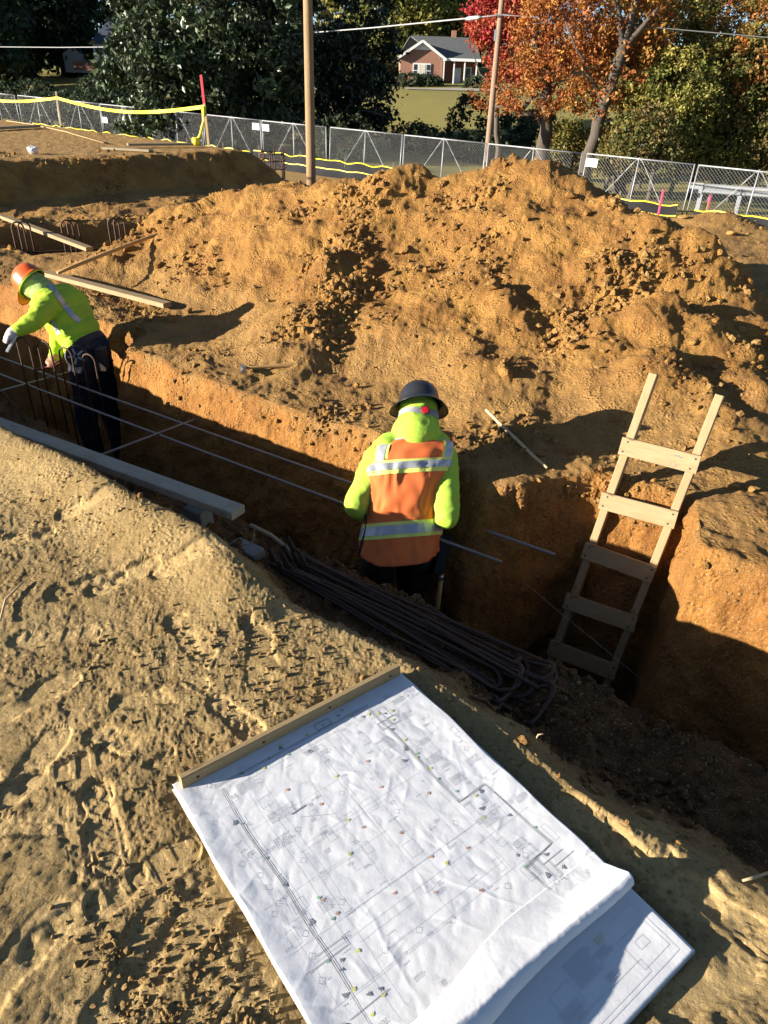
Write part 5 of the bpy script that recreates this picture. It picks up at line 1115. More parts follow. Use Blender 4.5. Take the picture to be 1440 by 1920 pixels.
# thicket on the right: every bush and young tree a thing of its own
TH = [(1230, 60, 36, 2.6, 3.2, 'yellow green'), (1300, 30, 38, 2.8, 3.0, 'green and gold'), (1390, 40, 35, 2.8, 3.2, 'rusty orange'), (1250, 190, 32, 2.0, 1.8, 'pale yellow'), (1330, 170, 33, 2.1, 2.0, 'olive'), (1410, 170, 33, 2.1, 2.2, 'gold flecked'), (1210, 255, 30.5, 1.3, 1.0, 'low olive'), (1290, 262, 33, 1.6, 1.2, 'low brownish'), (1370, 262, 32.5, 1.6, 1.2, 'low yellow green'), (1440, 262, 32, 1.6, 1.2, 'low dark'), (1460, 90, 33, 2.6, 3.5, 'tall russet'), (1160, 270, 33, 1.0, .8, 'small dull'), (1060, 262, 38, 1.2, .8, 'small grassy')]
for k, (px, py, y, rx, rz, nm) in enumerate(TH):
    pal = MIXR if k not in (2, 10) else MIXR[:3] + ORAN[:2] + [(.30, .17, .04)]
    if k in (0, 3, 8): pal = YGRN
    if k in (6, 7, 9): pal = MIXR[:3] + [(.14, .09, .03), (.20, .13, .04)]
    g_ = gp(px, y); tree(g_, [lobe(px, py, y, rx, rx * .8, rz), lobe(px - 25, py + 35, y - .6, rx * .6, rx * .5, rz * .6), lobe(px + 30, py + 45, y - .5, rx * .6, rx * .5, rz * .6)], 13000 if k < 6 or k == 10 else 6500, .07, pal, nm + ' leafed ' + ('bush' if 5 < k < 10 or k > 10 else 'tree') + ' in the thicket ' + ('along the right side of the fence' if k > 5 else 'rising at the right side'), 'bush' if 5 < k < 10 or k > 10 else 'tree', 'thicket_bush' if 5 < k < 10 or k > 10 else 'thicket_tree', .10, group='thicket beyond the fence', limbs=4, nclump=300, clump=.22)
# trees round the houses
for k, (px, py, y, rx, rz, nm) in enumerate([(790, 10, 108, 7, 7, 'yellow green deciduous tree behind the ridge of the brick house'), (850, -10, 112, 7, 8, 'taller green tree behind the chimney of the brick house'), (745, 20, 102, 5, 7, 'gold and green tree left of the brick house'), (700, -20, 110, 7, 8, 'dim green tree rising over the dark evergreen')]):
    tree(gp(px, y), [lobe(px, py, y, rx, rx * .7, rz), lobe(px + 30, py + 50, y - 2, rx * .6, rx * .5, rz * .5), lobe(px - 35, py + 60, y - 2, rx * .55, rx * .5, rz * .5)], 7000, .32, YGRN if k != 1 else MIXR[:3], nm, 'tree', 'deciduous_tree', .35, nclump=150, clump=1.0)
for k, (X, Y, h, r) in enumerate([(-44, 58, 7, 4.0), (-46, 66, 7, 4.5), (-42, 77, 12, 4.5), (-42, 84, 14, 5), (-46, 91, 15, 6)]):
    z = gzz(X, Y); tree((X, Y, z), [((X, Y, z + h * .55), r, r, h * .45), ((X + 1, Y - 1, z + h * .3), r * .8, r * .8, h * .28)], 6000, .35, DKG, ('low dense tree nearest the left side of the far lawn', 'low dense tree second along the left side of the far lawn', 'tall dark tree shading the left house', 'taller dark tree beside the left house', 'tallest dark tree behind the left house')[k], 'tree', 'shade_tree', .3, nclump=120, clump=.9)
for k, (px, py, y, r, h) in enumerate([(20, 20, 96, 4, 7), (75, 0, 100, 5, 8), (130, 30, 98, 3.5, 6), (235, 10, 104, 5, 8), (-40, 40, 92, 5, 7)]):
    tree(gp(px, y), [lobe(px, py, y, r, r * .8, h), lobe(px + 10, py + 45, y - 1, r * .7, r * .6, h * .4)], 4500, .33, DKG, ('dark tree at the upper left corner', 'dark tree left of the shaded house', 'thin dark tree beside the shaded house', 'dark tree behind the roof of the shaded house', 'dark tree at the left edge behind the lawn')[k], 'tree', 'wood_tree', .35, nclump=90, clump=1.0)
# woods on the skyline read as one mass
lob = [((X, 128 + 6 * math.sin(X), 9 + 2 * math.sin(X * .7)), 7, 5, 9.5) for X in range(-78, 84, 7)]
o = link('woods', leaves(lob, 26000, .55, DKG + [(.10, .10, .03), (.14, .09, .03)], 1.5, 420), None, M_LEAF); tag(o, kind='stuff')
# shrubs
for k, (px, py, y, rx, rz, nm) in enumerate([(182, 166, 56, 1.7, 1.15, 'round clipped shrub on the shaded lawn'), (58, 168, 58, 2.2, 1.0, 'broad shrub behind the fence on the left'), (12, 172, 57, 1.8, .9, 'shrub at the left edge behind the fence'), (90, 190, 52, 2.6, 1.2, 'long shrub behind the fence under the yellow tape'), (185, 195, 50, 2.0, 1.0, 'feathery shrub behind the second fence panel'), (140, 215, 49, 3.0, 1.3, 'dark shrub close behind the left fence panels'),
      (645, 238, 41, 1.6, 1.0, 'small shrub right behind the wooden pole'), (785, 250, 47, 1.6, .8, 'low dark shrub at the foot of the evergreen'), (885, 205, 50, 1.5, 1.3, 'pale green shrub on the sunny lawn by the thin pole'), (965, 235, 50, 1.7, 1.0, 'dark round shrub left of the maple trunk'), (1010, 228, 52, 1.3, 1.1, 'clipped shrub behind the maple trunk'),
      (770, 152, 88, 1.9, 1.3, 'hedge under the front window of the brick house'), (803, 154, 88, 1.6, 1.2, 'hedge beside the porch of the brick house'), (895, 160, 86, 1.4, 1.5, 'bush at the right end of the porch'), (900, 262, 44, 1.5, .7, 'low dark shrub by the foot of the thin pole')]):
    p = pt(px, py, y); z = gzz(p.x, y); tree((p.x, y, z), [((p.x, y, (p.z + z) / 2 + .1), rx, rx * .8, max(rz, p.z + rz * .8 - z) * .55)], 3200, .10 if y < 70 else .13, DKG + [(.06, .075, .03)], nm, 'shrub', 'shrub', .06, limbs=3, nclump=130, clump=.20, shell=.8)

# ------------------------------------------------------------------ chain link fence on the road side
M_WIRE = mat('fence_wire', (.20, .205, .21), .6, .3, .1, 20); M_SILT = mat('silt_fabric', (.02, .02, .022), .85, 0, .3, 12, .004, 18, .15); M_TAPE = mat('yellow_tape', (.75, .62, .03), .5, 0, .05, 10)
FD = Vector((.832, -.555, 0)); FN = Vector((-.555, -.832, 0))
def fence_point(x): return Vector((x, 31.8 - .667 * x, fence_z(x)))
PW, PHT = 3.70, 1.83
def panel_meshes():
    fr = MB(); h = PHT; w = PW - .08
    fr.tube([(0, 0, .04), (0, 0, h)], .021, 8); st2 = MB().tube([(w, 0, .04), (w, 0, h)], .024, 8); st3 = MB().tube([(w * .5, 0, -.1), (w * .5, 0, h + .03)], .024, 8)
    tr = MB().tube([(0, 0, h - .02), (w, 0, h - .02)], .024, 8); br = MB().tube([(0, 0, .14), (w, 0, .14)], .024, 8)
    bc = MB().tube([(w * .31, .02, .14), (w * .20, .02, .48), (w * .47, .02, h - .07), (w * .5, .02, h - .03), (w * .53, .02, h - .07), (w * .80, .02, .48), (w * .69, .02, .14)], .014, 7)
    lk = MB(); s = .115
    k = -h
    while k < w:
        for sg in (1, -1):
            a0, a1 = (k, k + h) if sg > 0 else (k + h, k); p, q = Vector((a0, 0, .08)), Vector((a1, 0, h - .05))
            x0, x1 = min(p.x, q.x), max(p.x, q.x)
            def cl(p, q):
                d = q - p; t0, t1 = 0., 1.
                if abs(d.x) > 1e-9:
                    ta, tb = (0 - p.x) / d.x, (w - p.x) / d.x; t0, t1 = max(t0, min(ta, tb)), min(t1, max(ta, tb))
                return (p + d * t0, p + d * t1) if t1 > t0 else None
            r = cl(p, q)
            if r: lk.tube([r[0], r[1]], .0030, 3, False)
        k += s
    return [('post', fr), ('post', st2), ('stake', st3), ('top_rail', tr), ('bottom_rail', br), ('brace', bc)], lk
PAR, LNK = panel_meshes(); PMESH = [(n_, m_.mesh(n_, True)) for n_, m_ in PAR]; LMESH = LNK.mesh('chain_link_mesh')
M_FPIPE = mat('fence_pipe', (.30, .305, .31), .55, .4, .15, 12)
for _, m_ in PMESH: m_.materials.append(M_FPIPE)
LMESH.materials.append(M_WIRE)
FX = [.26 + 3.13 * k for k in range(-9, 6)]
NUM = ['first', 'second', 'third', 'fourth', 'fifth', 'sixth', 'seventh', 'eighth', 'ninth', 'tenth', 'eleventh', 'twelfth', 'thirteenth', 'fourteenth', 'fifteenth']
for k, x in enumerate(FX):
    a, b = fence_point(x), fence_point(x + 3.13); wob = .04 * math.sin(k * 2.1)
    P_ = empty('fence_panel', tuple(a), math.atan2(b.y - a.y, b.x - a.x), NUM[k] + ' chain link fence panel counted from the left end of the fence', 'fence', 'chain link fence panels'); P_.rotation_euler = (wob, -math.atan2(b.z - a.z, 3.76), P_.rotation_euler[2])
    for n_, m_ in PMESH: link(n_, m_, P_)
    link('chain_link_mesh', LMESH, P_)
    if k in (4, 6, 7, 11): MB().box((.22 if k != 6 else PW - .35, -.035, 1.55 if k != 4 else 1.1), (.42, .006, .26)).build('notice_board', mat('white_board', (.62, .63, .63), .6), P_)
# silt fence: black fabric with yellow bands, in front of the panels
def silt(x0, x1, off, h, label, lean=0.0):
    h *= .72; n = int((x1 - x0) * 5); T = empty('silt_fence', tuple(fence_point(x0) + FN * off), 0, label, 'fence', 'silt fences along the road'); V = []; Fs = []; rows = 5
    def pnt(t, v):
        x = x0 + (x1 - x0) * t; p = fence_point(x) + FN * (off + .10 * float(perlin2(np.array([x * .9]), np.array([v * 1.5]), 400)[0])); sag = .05 * math.sin(x * 2.6) ** 2 + .03 * math.sin(x * 7)
        return p + Vector((0, 0, v * (h - sag))) + FN * (.06 * math.sin(x * 5 + v * 3) * v)
    for i in range(n + 1):
        for r in range(rows + 1): V.append(pnt(i / n, r / rows))
    for i in range(n):
        for r in range(rows): q = i * (rows + 1) + r; Fs.append((q, q + rows + 1, q + rows + 2, q + 1))
    W(MB().add(V, Fs).build('fabric', M_SILT, T, True))
    for v0, v1 in ((.945, 1.0), (.46, .51)):
        V = []; Fs = []
        for i in range(n + 1): V += [pnt(i / n, v0) + FN * .012, pnt(i / n, v1) + FN * .012]
        for i in range(n): Fs.append((2 * i, 2 * i + 2, 2 * i + 3, 2 * i + 1))
        W(MB().add(V, Fs).build('yellow_band', M_TAPE, T, True))
    for x in np.arange(x0 + .3, x1, 2.0):
        p = fence_point(x) + FN * (off - .03); W(MB().bar(p - Vector((0, 0, .2)), p + Vector((0, 0, h + .18)), .035, .035, Vector((1, 0, 0))).build('stake', M_PINE_GREY, T))
silt(-20, -6.3, .55, .85, 'black silt fence with yellow bands under the left fence panels'); silt(-6.1, 1.2, .6, .95, 'black silt fence with yellow bands behind the thick wooden pole'); silt(7.6, 9.5, .7, .95, 'short black silt fence right of the heap'); silt(10.0, 13.5, .9, .95, 'black silt fence in front of the guard rail')
p = fence_point(9.75) + FN * .9
o = wbuild(MB().bar(p + Vector((-.8, 0, .3)), p + Vector((-.8, 0, 1.15)), .12, .03, Vector((1, 0, 0))), 'marker_stake', mat('pink_paint', (.55, .05, .12), .7)); tag(o, 'pink painted marker stake left of the gap in the silt fence', 'stake', 'pink stakes')
o = wbuild(MB().bar(p + Vector((.6, -.3, .25)), p + Vector((.6, -.3, 1.05)), .12, .03, Vector((1, 0, 0))), 'marker_stake', MATS['pink_paint']); tag(o, 'pink painted marker stake right of the gap in the silt fence', 'stake', 'pink stakes')
# guard rail
G0, G1 = at(1305, 352, 26.0), at(1500, 366, 24.5); M_RAIL = mat('weathered_rail', (.26, .27, .28), .6, .4, .15, 6); GR = empty('guard_rail', tuple(Vector((G0.x, G0.y, fence_z(G0.x)))), 0, 'galvanised steel guard rail beyond the fence on the right', 'guard rail')
V = []; Fs = []; pr = [(0, -.16), (.05, -.12), (.05, -.06), (0, 0), (.05, .06), (.05, .12), (0, .16)]; d = (G1 - G0).normalized(); nn = Vector((d.y, -d.x, 0))
for e in (G0, G1):
    for a, b in pr: V.append(e + nn * a + Vector((0, 0, b)))
W(MB().add(V, [(k, k + 1, 8 + k, 7 + k) for k in range(6)]).build('beam', M_RAIL, GR)); W(MB().bar(G0 + d * .0 + nn * .06 - d * .25, G0 + d * .25 + nn * .06, .02, .34).build('end_plate', M_RAIL, GR))
for t in (.06, .45, .9): q = G0.lerp(G1, t) - nn * .08; W(MB().bar(q - Vector((0, 0, .9)), q + Vector((0, 0, .16)), .12, .15, d).build('post', M_RAIL, GR))

# ------------------------------------------------------------------ poles and cable
M_POLE = mat('creosote_pole', (.36, .26, .155), .9, 0, .3, 3, .01, 20, .1, stretch=(6, 6, .5), col2=(.21, .11, .05)); M_POLE2 = mat('grey_pole', (.27, .19, .13), .9, 0, .3, 3, .01, 20, .1, stretch=(6, 6, .5), col2=(.19, .13, .09)); M_CABLE = mat('cable', (.10, .10, .10), .6)
pb = at(583, 318, 22.5); pb.z = gz(pb.x, pb.y) - .3; ptop = at(577, 0, 22.5) ; ptop = Vector((pb.x + .02, pb.y, 7.5))
U1 = empty('utility_pole', tuple(pb), 0, 'thick bare wooden utility pole standing behind the dirt heap', 'utility pole'); W(MB().tube([pb.lerp(ptop, t) for t in np.linspace(0, 1, 9)], [.152 - .03 * t for t in np.linspace(0, 1, 9)], 16).build('shaft', M_POLE, U1, True))
qb = at(913, 295, 27.4); qb.z = gzz(qb.x, qb.y) - .3; qt = at(944, -30, 27.5); qt = qb + (qt - qb) * 1.5
U2 = empty('utility_pole', tuple(qb), 0, 'thin leaning wooden utility pole in front of the red maple', 'utility pole'); W(MB().tube([qb.lerp(qt, t) for t in np.linspace(0, 1, 9)], [.125 - .03 * t for t in np.linspace(0, 1, 9)], 12).build('shaft', M_POLE2, U2, True))
ca = at(941, 28, 27.3)
W(MB().box(at(929, 66, 27.25), (.09, .08, .36)).build('meter_box', M_GALV, U2)); W(MB().tube([ca + Vector((-.25, 0, 0)), ca + Vector((.25, 0, 0))], .03, 8).build('bracket', M_GALV, U2))
pts = [at(px, py, d_) for px, py, d_ in ((-60, 88, 47), (0, 88, 46), (110, 89, 45), (225, 88, 43.0), (340, 82, 40.5), (440, 76, 38.5), (575, 62, 35.5), (700, 52, 31.8), (850, 37, 28.6))] + [ca]
cb = empty('overhead_cable', tuple(ca), 0, 'overhead cable with grey splice case running left from the thin pole', 'cable'); W(MB().tube(pts, .028, 6).build('wire', mat('pale_cable', (.30, .30, .30), .6), cb, True)); W(MB().tube([at(872, 35.5, 28.2), at(878, 35, 28.1), at(896, 33, 27.9), at(902, 32, 27.8)], [.03, .08, .08, .03], 10).build('splice_case', M_GALV, cb, True))
pts = [ca] + [at(px, py, d_) for px, py, d_ in ((1060, 36, 26.8), (1160, 45, 26.3), (1300, 58, 25.6), (1460, 72, 24.8), (1600, 84, 24.2))]; o = wbuild(MB().tube(pts, .020, 6), 'overhead_cable', M_CABLE, None, True); tag(o, 'dark overhead cable crossing the autumn trees right of the thin pole', 'cable')

# ------------------------------------------------------------------ brick house
def brick_mat():
    m = bpy.data.materials.new('brickwork'); m.use_nodes = True; n = m.node_tree.nodes; L = m.node_tree.links; b = n['Principled BSDF']; b.inputs['Roughness'].default_value = .9
    tc = n.new('ShaderNodeTexCoord'); mp = n.new('ShaderNodeMapping'); mp.inputs['Rotation'].default_value = (math.pi / 2, 0, 0); L.new(tc.outputs['Object'], mp.inputs[0]); br = n.new('ShaderNodeTexBrick'); L.new(mp.outputs[0], br.inputs[0])
    br.inputs['Color1'].default_value = (.30, .095, .045, 1); br.inputs['Color2'].default_value = (.22, .07, .04, 1); br.inputs['Mortar'].default_value = (.33, .26, .20, 1); br.inputs['Scale'].default_value = 1; br.inputs['Brick Width'].default_value = .22; br.inputs['Row Height'].default_value = .075; br.inputs['Mortar Size'].default_value = .010
    L.new(br.outputs[0], b.inputs[0]); return m
M_BRICK = brick_mat(); M_WHITE = mat('white_trim', (.70, .69, .66), .6, 0, .05, 4); M_ROOF = mat('shingles', (.10, .105, .105), .9, 0, .3, 3, .01, 30, .2); M_GLASS = mat('window_glass', (.03, .035, .04), .15, 0, .2, 2, spec=.6); M_CURT = mat('curtain', (.55, .52, .42), .8); M_PORCH = mat('porch_wall', (.20, .085, .05), .9, 0, .2, 5); M_DOOR = mat('porch_door', (.60, .60, .60), .6)
HY = 91.0; hb = pt(749, 166, HY); K = 79.0 / FPX
Hs = empty('brick_house', (hb.x, HY, hb.z), .03, 'small red brick house with white gable trim, grey roof and porch', 'house')
def hl(px, py): q = pt(px, py, HY); return q.x - hb.x, q.z - hb.z
w_ = 4.6; e_ = 2.95; ap = 4.45; L_ = 8.4
MB().add([(0, 0, -.5), (w_, 0, -.5), (w_, 0, e_), (w_ / 2, 0, ap - .1), (0, 0, e_), (0, 6, -.5), (w_, 6, -.5), (w_, 6, e_), (w_ / 2, 6, ap - .1), (0, 6, e_)], [(0, 1, 2, 3, 4), (1, 6, 7, 2), (5, 0, 4, 9), (6, 5, 9, 8, 7)]).build('wall', M_BRICK, Hs)
MB().add([(w_, 1.8, -.5), (L_, 1.8, -.5), (L_, 1.8, e_), (w_, 1.8, e_), (L_, 7, -.5), (L_, 7, e_)], [(0, 1, 2, 3), (1, 4, 5, 2)]).build('porch_wall', M_PORCH, Hs)
rf = MB(); o_ = .35
rf.add([(-o_, -o_, e_ - .12), (w_ / 2, -o_, ap), (w_ / 2, 5, ap), (-o_, 7, e_ - .12)], [(0, 1, 2, 3)]); rf.add([(w_ + o_, -o_, e_ - .12), (w_ / 2, -o_, ap), (w_ / 2, 5, ap), (w_ + o_, 3, e_ - .1)], [(1, 0, 3, 2)])
rf.add([(w_ - .3, -.2, e_ + .02), (L_ + .3, -.2, e_ + .02), (L_ + .0, 4.0, ap + .65), (w_ / 2 - 1.2, 4.0, ap + .65), (L_ + .3, 8, e_), (-.3, 8, e_)], [(0, 1, 2, 3), (1, 4, 2), (2, 4, 5, 3)])
roof = rf.build('roof', M_ROOF, Hs); sd_ = roof.modifiers.new('thick', 'SOLIDIFY'); sd_.thickness = .10
MB().box((6.0, 4.2, ap + .8), (.5, .5, .9)).build('chimney', M_BRICK, roof)
for s_ in (0, 1):
    x0 = -o_ if s_ == 0 else w_ + o_; MB().bar((x0, -o_ - .04, e_ - .16), (w_ / 2, -o_ - .04, ap - .02), .08, .24, Vector((0, 0, 1))).build('barge_board', M_WHITE, Hs)
MB().add([(w_ / 2 - 1.15, -.02, ap - .80), (w_ / 2 + 1.15, -.02, ap - .80), (w_ / 2, -.02, ap - .08)], [(0, 1, 2)]).build('gable_panel', M_WHITE, Hs)
MB().bar((w_, -.25, e_ - .1), (L_ + .3, -.25, e_ - .1), .10, .26).build('fascia', M_WHITE, Hs)
wx = 1.4
wd = MB().box((wx + .95, -.04, 1.75), (1.95, .10, 1.35)).build('window', M_WHITE, Hs)
for k, (a, b_, m_) in enumerate(((-.70, .36, M_GLASS), (0, .78, M_CURT), (.70, .36, M_GLASS))):
    for r_ in ((-.30, .30) if k != 1 else (0,)): MB().box((wx + .95 + a, -.10, 1.75 + r_), (b_, .03, .52 if k != 1 else 1.12)).build('pane', m_, wd)
for x in (w_ + .15, w_ + 1.25, w_ + 2.4, L_ - .1): MB().bar((x, -.1, -.4), (x, -.1, e_ - .2), .12, .12, Vector((0, 1, 0))).build('porch_post', M_WHITE, Hs)
dr = MB().box((w_ + 1.75, 1.74, 1.1), (.95, .08, 2.1)).build('door', M_DOOR, Hs); MB().box((w_ + 1.4, 1.69, 1.0), (.05, .05, .12)).build('handle', M_BLACK, dr)
wd = MB().box((w_ + 3.0, 1.74, 1.5), (.75, .08, 1.5)).build('window', M_WHITE, Hs); MB().box((w_ + 3.0, 1.69, 1.5), (.55, .03, 1.3)).build('pane', M_GLASS, wd)
MB().box((w_ + 1.9, .8, -.1), (3.9, 2.2, .3)).build('porch_floor', M_CONC, Hs); MB().box((w_ + 1.8, -.6, -.25), (1.4, .6, .3)).build('step', M_CONC, Hs)
# drive in front of the house
V = []
for px in (760, 800, 850, 900, 950):
    for y in (82.0, 85.0): q = at_y(px, 180, y); V.append((q.x, y, gzz(q.x, y) + .06))
o = MB().add(V, [(2 * k, 2 * k + 2, 2 * k + 3, 2 * k + 1) for k in range(4)]).build('driveway', mat('drive', (.34, .30, .24), .95, 0, .2, 2)); tag(o, kind='structure')
# shaded house on the left
hb2 = pt(178, 112, 88.0); H2 = empty('shaded_house', (hb2.x, 88.0, hb2.z), .0, 'white house with steep dark roof in the shade at upper left', 'house'); k_ = 76.0 / FPX
MB().add([(0, 0, -1), (7, 0, -1), (7, 0, 1.5), (0, 0, 1.5), (0, 6, -1), (0, 6, 1.5)], [(0, 1, 2, 3), (4, 0, 3, 5)]).build('wall', M_WHITE, H2); MB().add([(-.3, -.4, 1.4), (7.3, -.4, 1.4), (7.3, 3.5, 4.9), (2.2, 3.5, 4.9), (-.3, 7, 1.4)], [(0, 1, 2, 3), (0, 3, 4)]).build('roof', mat('blue_shingles', (.035, .045, .07), .85, 0, .2, 3), H2)
dm = MB().add([(3.2, .2, 2.3), (5.0, .2, 2.3), (5.0, .2, 3.4), (3.2, .2, 3.4), (3.2, 2.5, 3.4), (5.0, 2.5, 3.4)], [(0, 1, 2, 3), (3, 2, 5, 4)]).build('dormer', M_WHITE, H2); MB().box((4.1, .15, 2.85), (1.2, .06, .8)).build('pane', M_GLASS, dm)
for x in (.6, 1.8, 3.2, 4.4): wd = MB().box((x, -.03, .75), (.95, .06, 1.1)).build('window', M_WHITE, H2); MB().box((x, -.07, .75), (.78, .04, .95)).build('pane', M_GLASS, wd)
MB().box((.9, -.4, -.6), (6, .5, .8)).build('foundation', M_PORCH, H2)
ga = pt(120, 116, 95); GA = MB().add([(0, 0, -1), (1.9, 0, -1), (1.9, 0, .8), (.95, 0, 1.4), (0, 0, .8), (0, 3, -1), (1.9, 3, -1), (1.9, 3, .8), (.95, 3, 1.4), (0, 3, .8)], [(0, 1, 2, 3, 4), (1, 6, 7, 2), (5, 0, 4, 9), (2, 7, 8, 3), (3, 8, 9, 4)]).build('garden_shed', mat('grey_white_paint', (.30, .30, .30), .7)); GA.location = ga; tag(GA, 'small white shed left of the shaded house', 'shed')

# ------------------------------------------------------------------ parked car
def car(loc, rz, label):
    T = empty('parked_car', loc, rz, label, 'car'); M_P = mat('white_car_paint', (.62, .63, .64), .3, 0, .02, 2, spec=.6)
    sec = [(-2.2, .45, .75, .70), (-2.1, .32, .95, .80), (-1.2, .28, 1.0, .86), (0, .28, 1.0, .88), (1.0, .28, .98, .87), (1.7, .30, .90, .84), (2.15, .36, .80, .76), (2.28, .48, .66, .62)]
    V = []; F_ = []
    for x, z0, z1, hw_ in sec: V += [(x, -hw_, z0), (x, -hw_ * 1.02, (z0 + z1) / 2), (x, -hw_ * .93, z1), (x, 0, z1 + .04), (x, hw_ * .93, z1), (x, hw_ * 1.02, (z0 + z1) / 2), (x, hw_, z0)]
    for i in range(len(sec) - 1):
        for k in range(7): F_.append((i * 7 + k, i * 7 + (k + 1) % 7, (i + 1) * 7 + (k + 1) % 7, (i + 1) * 7 + k))
    F_ += [tuple(range(6, -1, -1)), tuple(range((len(sec) - 1) * 7, len(sec) * 7))]
    bd = MB().add(V, F_).build('body', M_P, T, True); sb = bd.modifiers.new('s', 'SUBSURF'); sb.levels = 1; sb.render_levels = 2
    c = MB().add([(-1.9, -.74, .98), (1.15, -.76, .98), (.35, -.58, 1.45), (-1.2, -.58, 1.45), (-1.9, .74, .98), (1.15, .76, .98), (.35, .58, 1.45), (-1.2, .58, 1.45)], [(0, 1, 2, 3), (5, 4, 7, 6), (3, 2, 6, 7), (1, 5, 6, 2), (4, 0, 3, 7)]).build('cabin_glass', M_GLASS, T)
    MB().add([(-1.25, -.6, 1.44), (.4, -.6, 1.44), (.3, -.56, 1.50), (-1.15, -.56, 1.50), (-1.25, .6, 1.44), (.4, .6, 1.44), (.3, .56, 1.50), (-1.15, .56, 1.50)], [(3, 2, 6, 7), (0, 1, 2, 3), (5, 4, 7, 6), (1, 5, 6, 2), (4, 0, 3, 7)]).build('roof', M_P, T)
    for x in (-1.35, 1.4):
        for y in (-.82, .82):
            w = MB().lathe([(0, -.1), (.30, -.1), (.33, -.06), (.33, .06), (.30, .1), (0, .1)], 20, (x, y, .33), Matrix.Rotation(math.pi / 2, 3, 'X')).build('wheel', M_BLACK, T); MB().lathe([(0, -.11), (.2, -.105), (.2, .105), (0, .11)], 14, (x, y, .33), Matrix.Rotation(math.pi / 2, 3, 'X')).build('rim', M_GALV, w)
    for y in (-.55, .55): MB().box((2.12, y, .68), (.22, .30, .13)).build('headlight', M_GLASS, T)
    MB().box((2.25, 0, .55), (.08, .7, .16)).build('grille', M_BLACK, T)
q = at(-28, 205, 43.0); car((q.x - 1.2, q.y, gzz(q.x, q.y)), -.35, 'white parked car with dark grille at the left edge behind the fence')

# ------------------------------------------------------------------ things on the raised pad
def pad_pt(px, py): return at_z(px, py, .585)
b0 = pad_pt(392, 275); t0 = at(377, 141, (b0 - Vector((0, 0, CAM_H))).dot(_fw)); S1 = empty('survey_stake', tuple(b0), 0, 'tall wooden stake with red painted top on the raised pad', 'stake'); mid = b0.lerp(t0, .60)
W(timber('shaft', b0 - Vector((0, 0, .15)), mid, .045, .022, M_PINE, None, Vector((0, 1, 0)))); bpy.data.objects[-1] if False else None
sh = [o for o in COL.objects if o.name.startswith('shaft') and o.parent is None][-1]; sh.parent = S1; sh.matrix_parent_inverse = Matrix.Translation(-b0)
M_REDP = mat('red_paint', (.50, .04, .05), .6); tp = timber('painted_top', mid, t0, .046, .023, M_REDP, None, Vector((0, 1, 0))); tp.parent = S1; tp.matrix_parent_inverse = Matrix.Translation(-b0)
p2 = pad_pt(115, 237); t2 = at(105, 172, (p2 - Vector((0, 0, CAM_H))).dot(_fw)); S2 = timber('tape_post', p2, t2, .04, .03, M_PINE_GREY, None, Vector((0, 1, 0))); tag(S2, 'short grey wooden post carrying the yellow tape', 'stake')
def ribbon(name, pts, w, label):
    V = []; Fs = []
    for k, p in enumerate(pts): tw = .3 * math.sin(k * 1.1); V += [p + Vector((0, w * .4 * tw, w / 2)), p - Vector((0, w * .4 * tw, w / 2))]
    Fs = [(2 * k, 2 * k + 2, 2 * k + 3, 2 * k + 1) for k in range(len(pts) - 1)]; o = wbuild(MB().add(V, Fs), name, M_TAPE, None, True); tag(o, label, 'tape', 'yellow barrier tape'); return o
tt = b0.lerp(t0, .56); tq2 = p2.lerp(t2, .82); c0 = at(-60, 180, 20.0)
ribbon('barrier_tape', [c0.lerp(tq2, t) - Vector((0, 0, .10 * math.sin(t * math.pi))) for t in np.linspace(0, 1, 16)], .06, 'yellow barrier tape from the left edge to the short post')
ribbon('barrier_tape', [tq2.lerp(tt, t) - Vector((0, 0, .18 * math.sin(t * math.pi))) for t in np.linspace(0, 1, 26)], .06, 'yellow barrier tape from the short post to the red topped stake')
g0 = pad_pt(368, 272); o = wbuild(MB().tube([tt + Vector((-.01, -.03, 0)), tt.lerp(g0, .35) + Vector((.05, -.03, 0)), tt.lerp(g0, .7) + Vector((.04, -.02, 0)), g0 + Vector((.02, 0, .05))], [.05, .028, .03, .035], 6), 'tape_tail', M_TAPE, None, True); tag(o, 'knotted tail of yellow tape hanging down the red topped stake', 'tape')
o = wbuild(MB().lathe([(.0, 0), (.07, 0), (.075, .05), (.07, .12), (.045, .13), (.04, .02), (0, .02)], 14, g0), 'tape_roll', M_TAPE, None, True); tag(o, 'crumpled heap of yellow tape at the foot of the stake', 'tape')
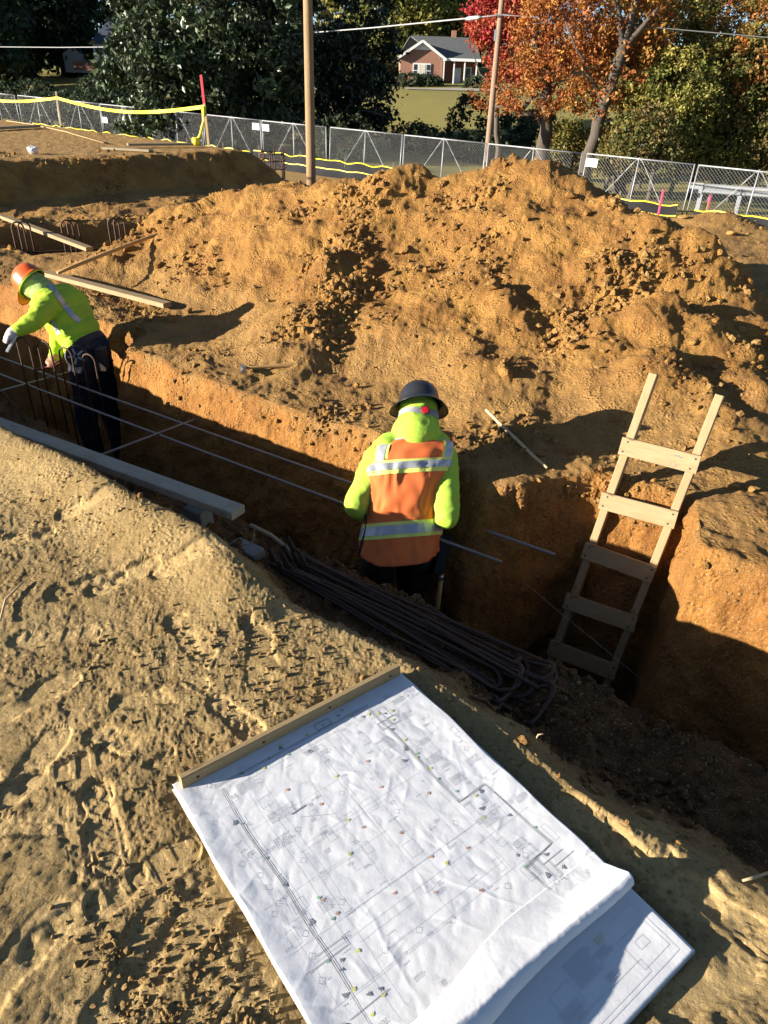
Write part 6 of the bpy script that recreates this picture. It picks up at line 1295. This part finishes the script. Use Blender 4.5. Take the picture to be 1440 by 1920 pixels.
lumber(pad_pt(195, 280) + Vector((0, 0, .02)), pad_pt(283, 285) + Vector((0, 0, .02)), .14, .035, M_PINE_GREY, 'weathered flat board at the edge of the raised pad')
lumber(pad_pt(240, 277) + Vector((0, 0, .05)), pad_pt(362, 276) + Vector((0, 0, .05)), .10, .035, M_PINE_GREY, 'dark narrow board near the yellow tape heap')
lumber(pad_pt(-40, 246) + Vector((0, 0, .04)), pad_pt(72, 240) + Vector((0, 0, .04)), .14, .05, M_PINE_GREY, 'dark plank lying on the raised pad at the left edge')
stick('lath', [pad_pt(a, b) + Vector((0, 0, .02)) for a, b in ((12, 228), (60, 235), (120, 248), (195, 270))], .012, 'thin pale lath on the raised pad', M_PINE)
bag = MB(); V, F_ = ICO2; pb_ = pad_pt(63, 288); bag.add([Vector(v * np.array((.085, .06, .06)) * (1 + .5 * float(n))) + pb_ + Vector((0, 0, .05)) for v, n in zip(V, perlin3(V[:, 0] * 2.3, V[:, 1] * 2.3, V[:, 2] * 2.3, 9))], [tuple(f) for f in F_]); o = wbuild(bag, 'plastic_bag', mat('clear_plastic', (.55, .56, .58), .25, spec=.7)); tag(o, 'crumpled clear plastic bag on the edge of the raised pad', 'bag')
# cage of dowels standing near the foot of the thick pole
cg = at(512, 330, 17.0); cz = gz(cg.x, cg.y)
for k in range(9):
    x, y = cg.x + (k % 3) * .22 - .25 + .03 * math.sin(k * 4), cg.y + (k // 3) * .25; rebar('dowel', [(x, y, cz - .1), (x, y, cz + .55 + .06 * math.sin(k * 3))], .016, 'upright rebar dowel in the dark cage left of the thick wooden pole', M_REBAR, 'dowel cage by the pole', 6)
for z_ in (.15, .32, .48): rebar('tie_ring', [(cg.x - .3, cg.y - .04, cz + z_), (cg.x + .25, cg.y - .04, cz + z_), (cg.x + .25, cg.y + .55, cz + z_), (cg.x - .3, cg.y + .55, cz + z_), (cg.x - .3, cg.y - .04, cz + z_)], .012, {.15: 'lowest', .32: 'middle', .48: 'top'}[z_] + ' square tie ring of the dowel cage left of the pole', M_REBAR, 'tie rings of the dowel cage', 5)
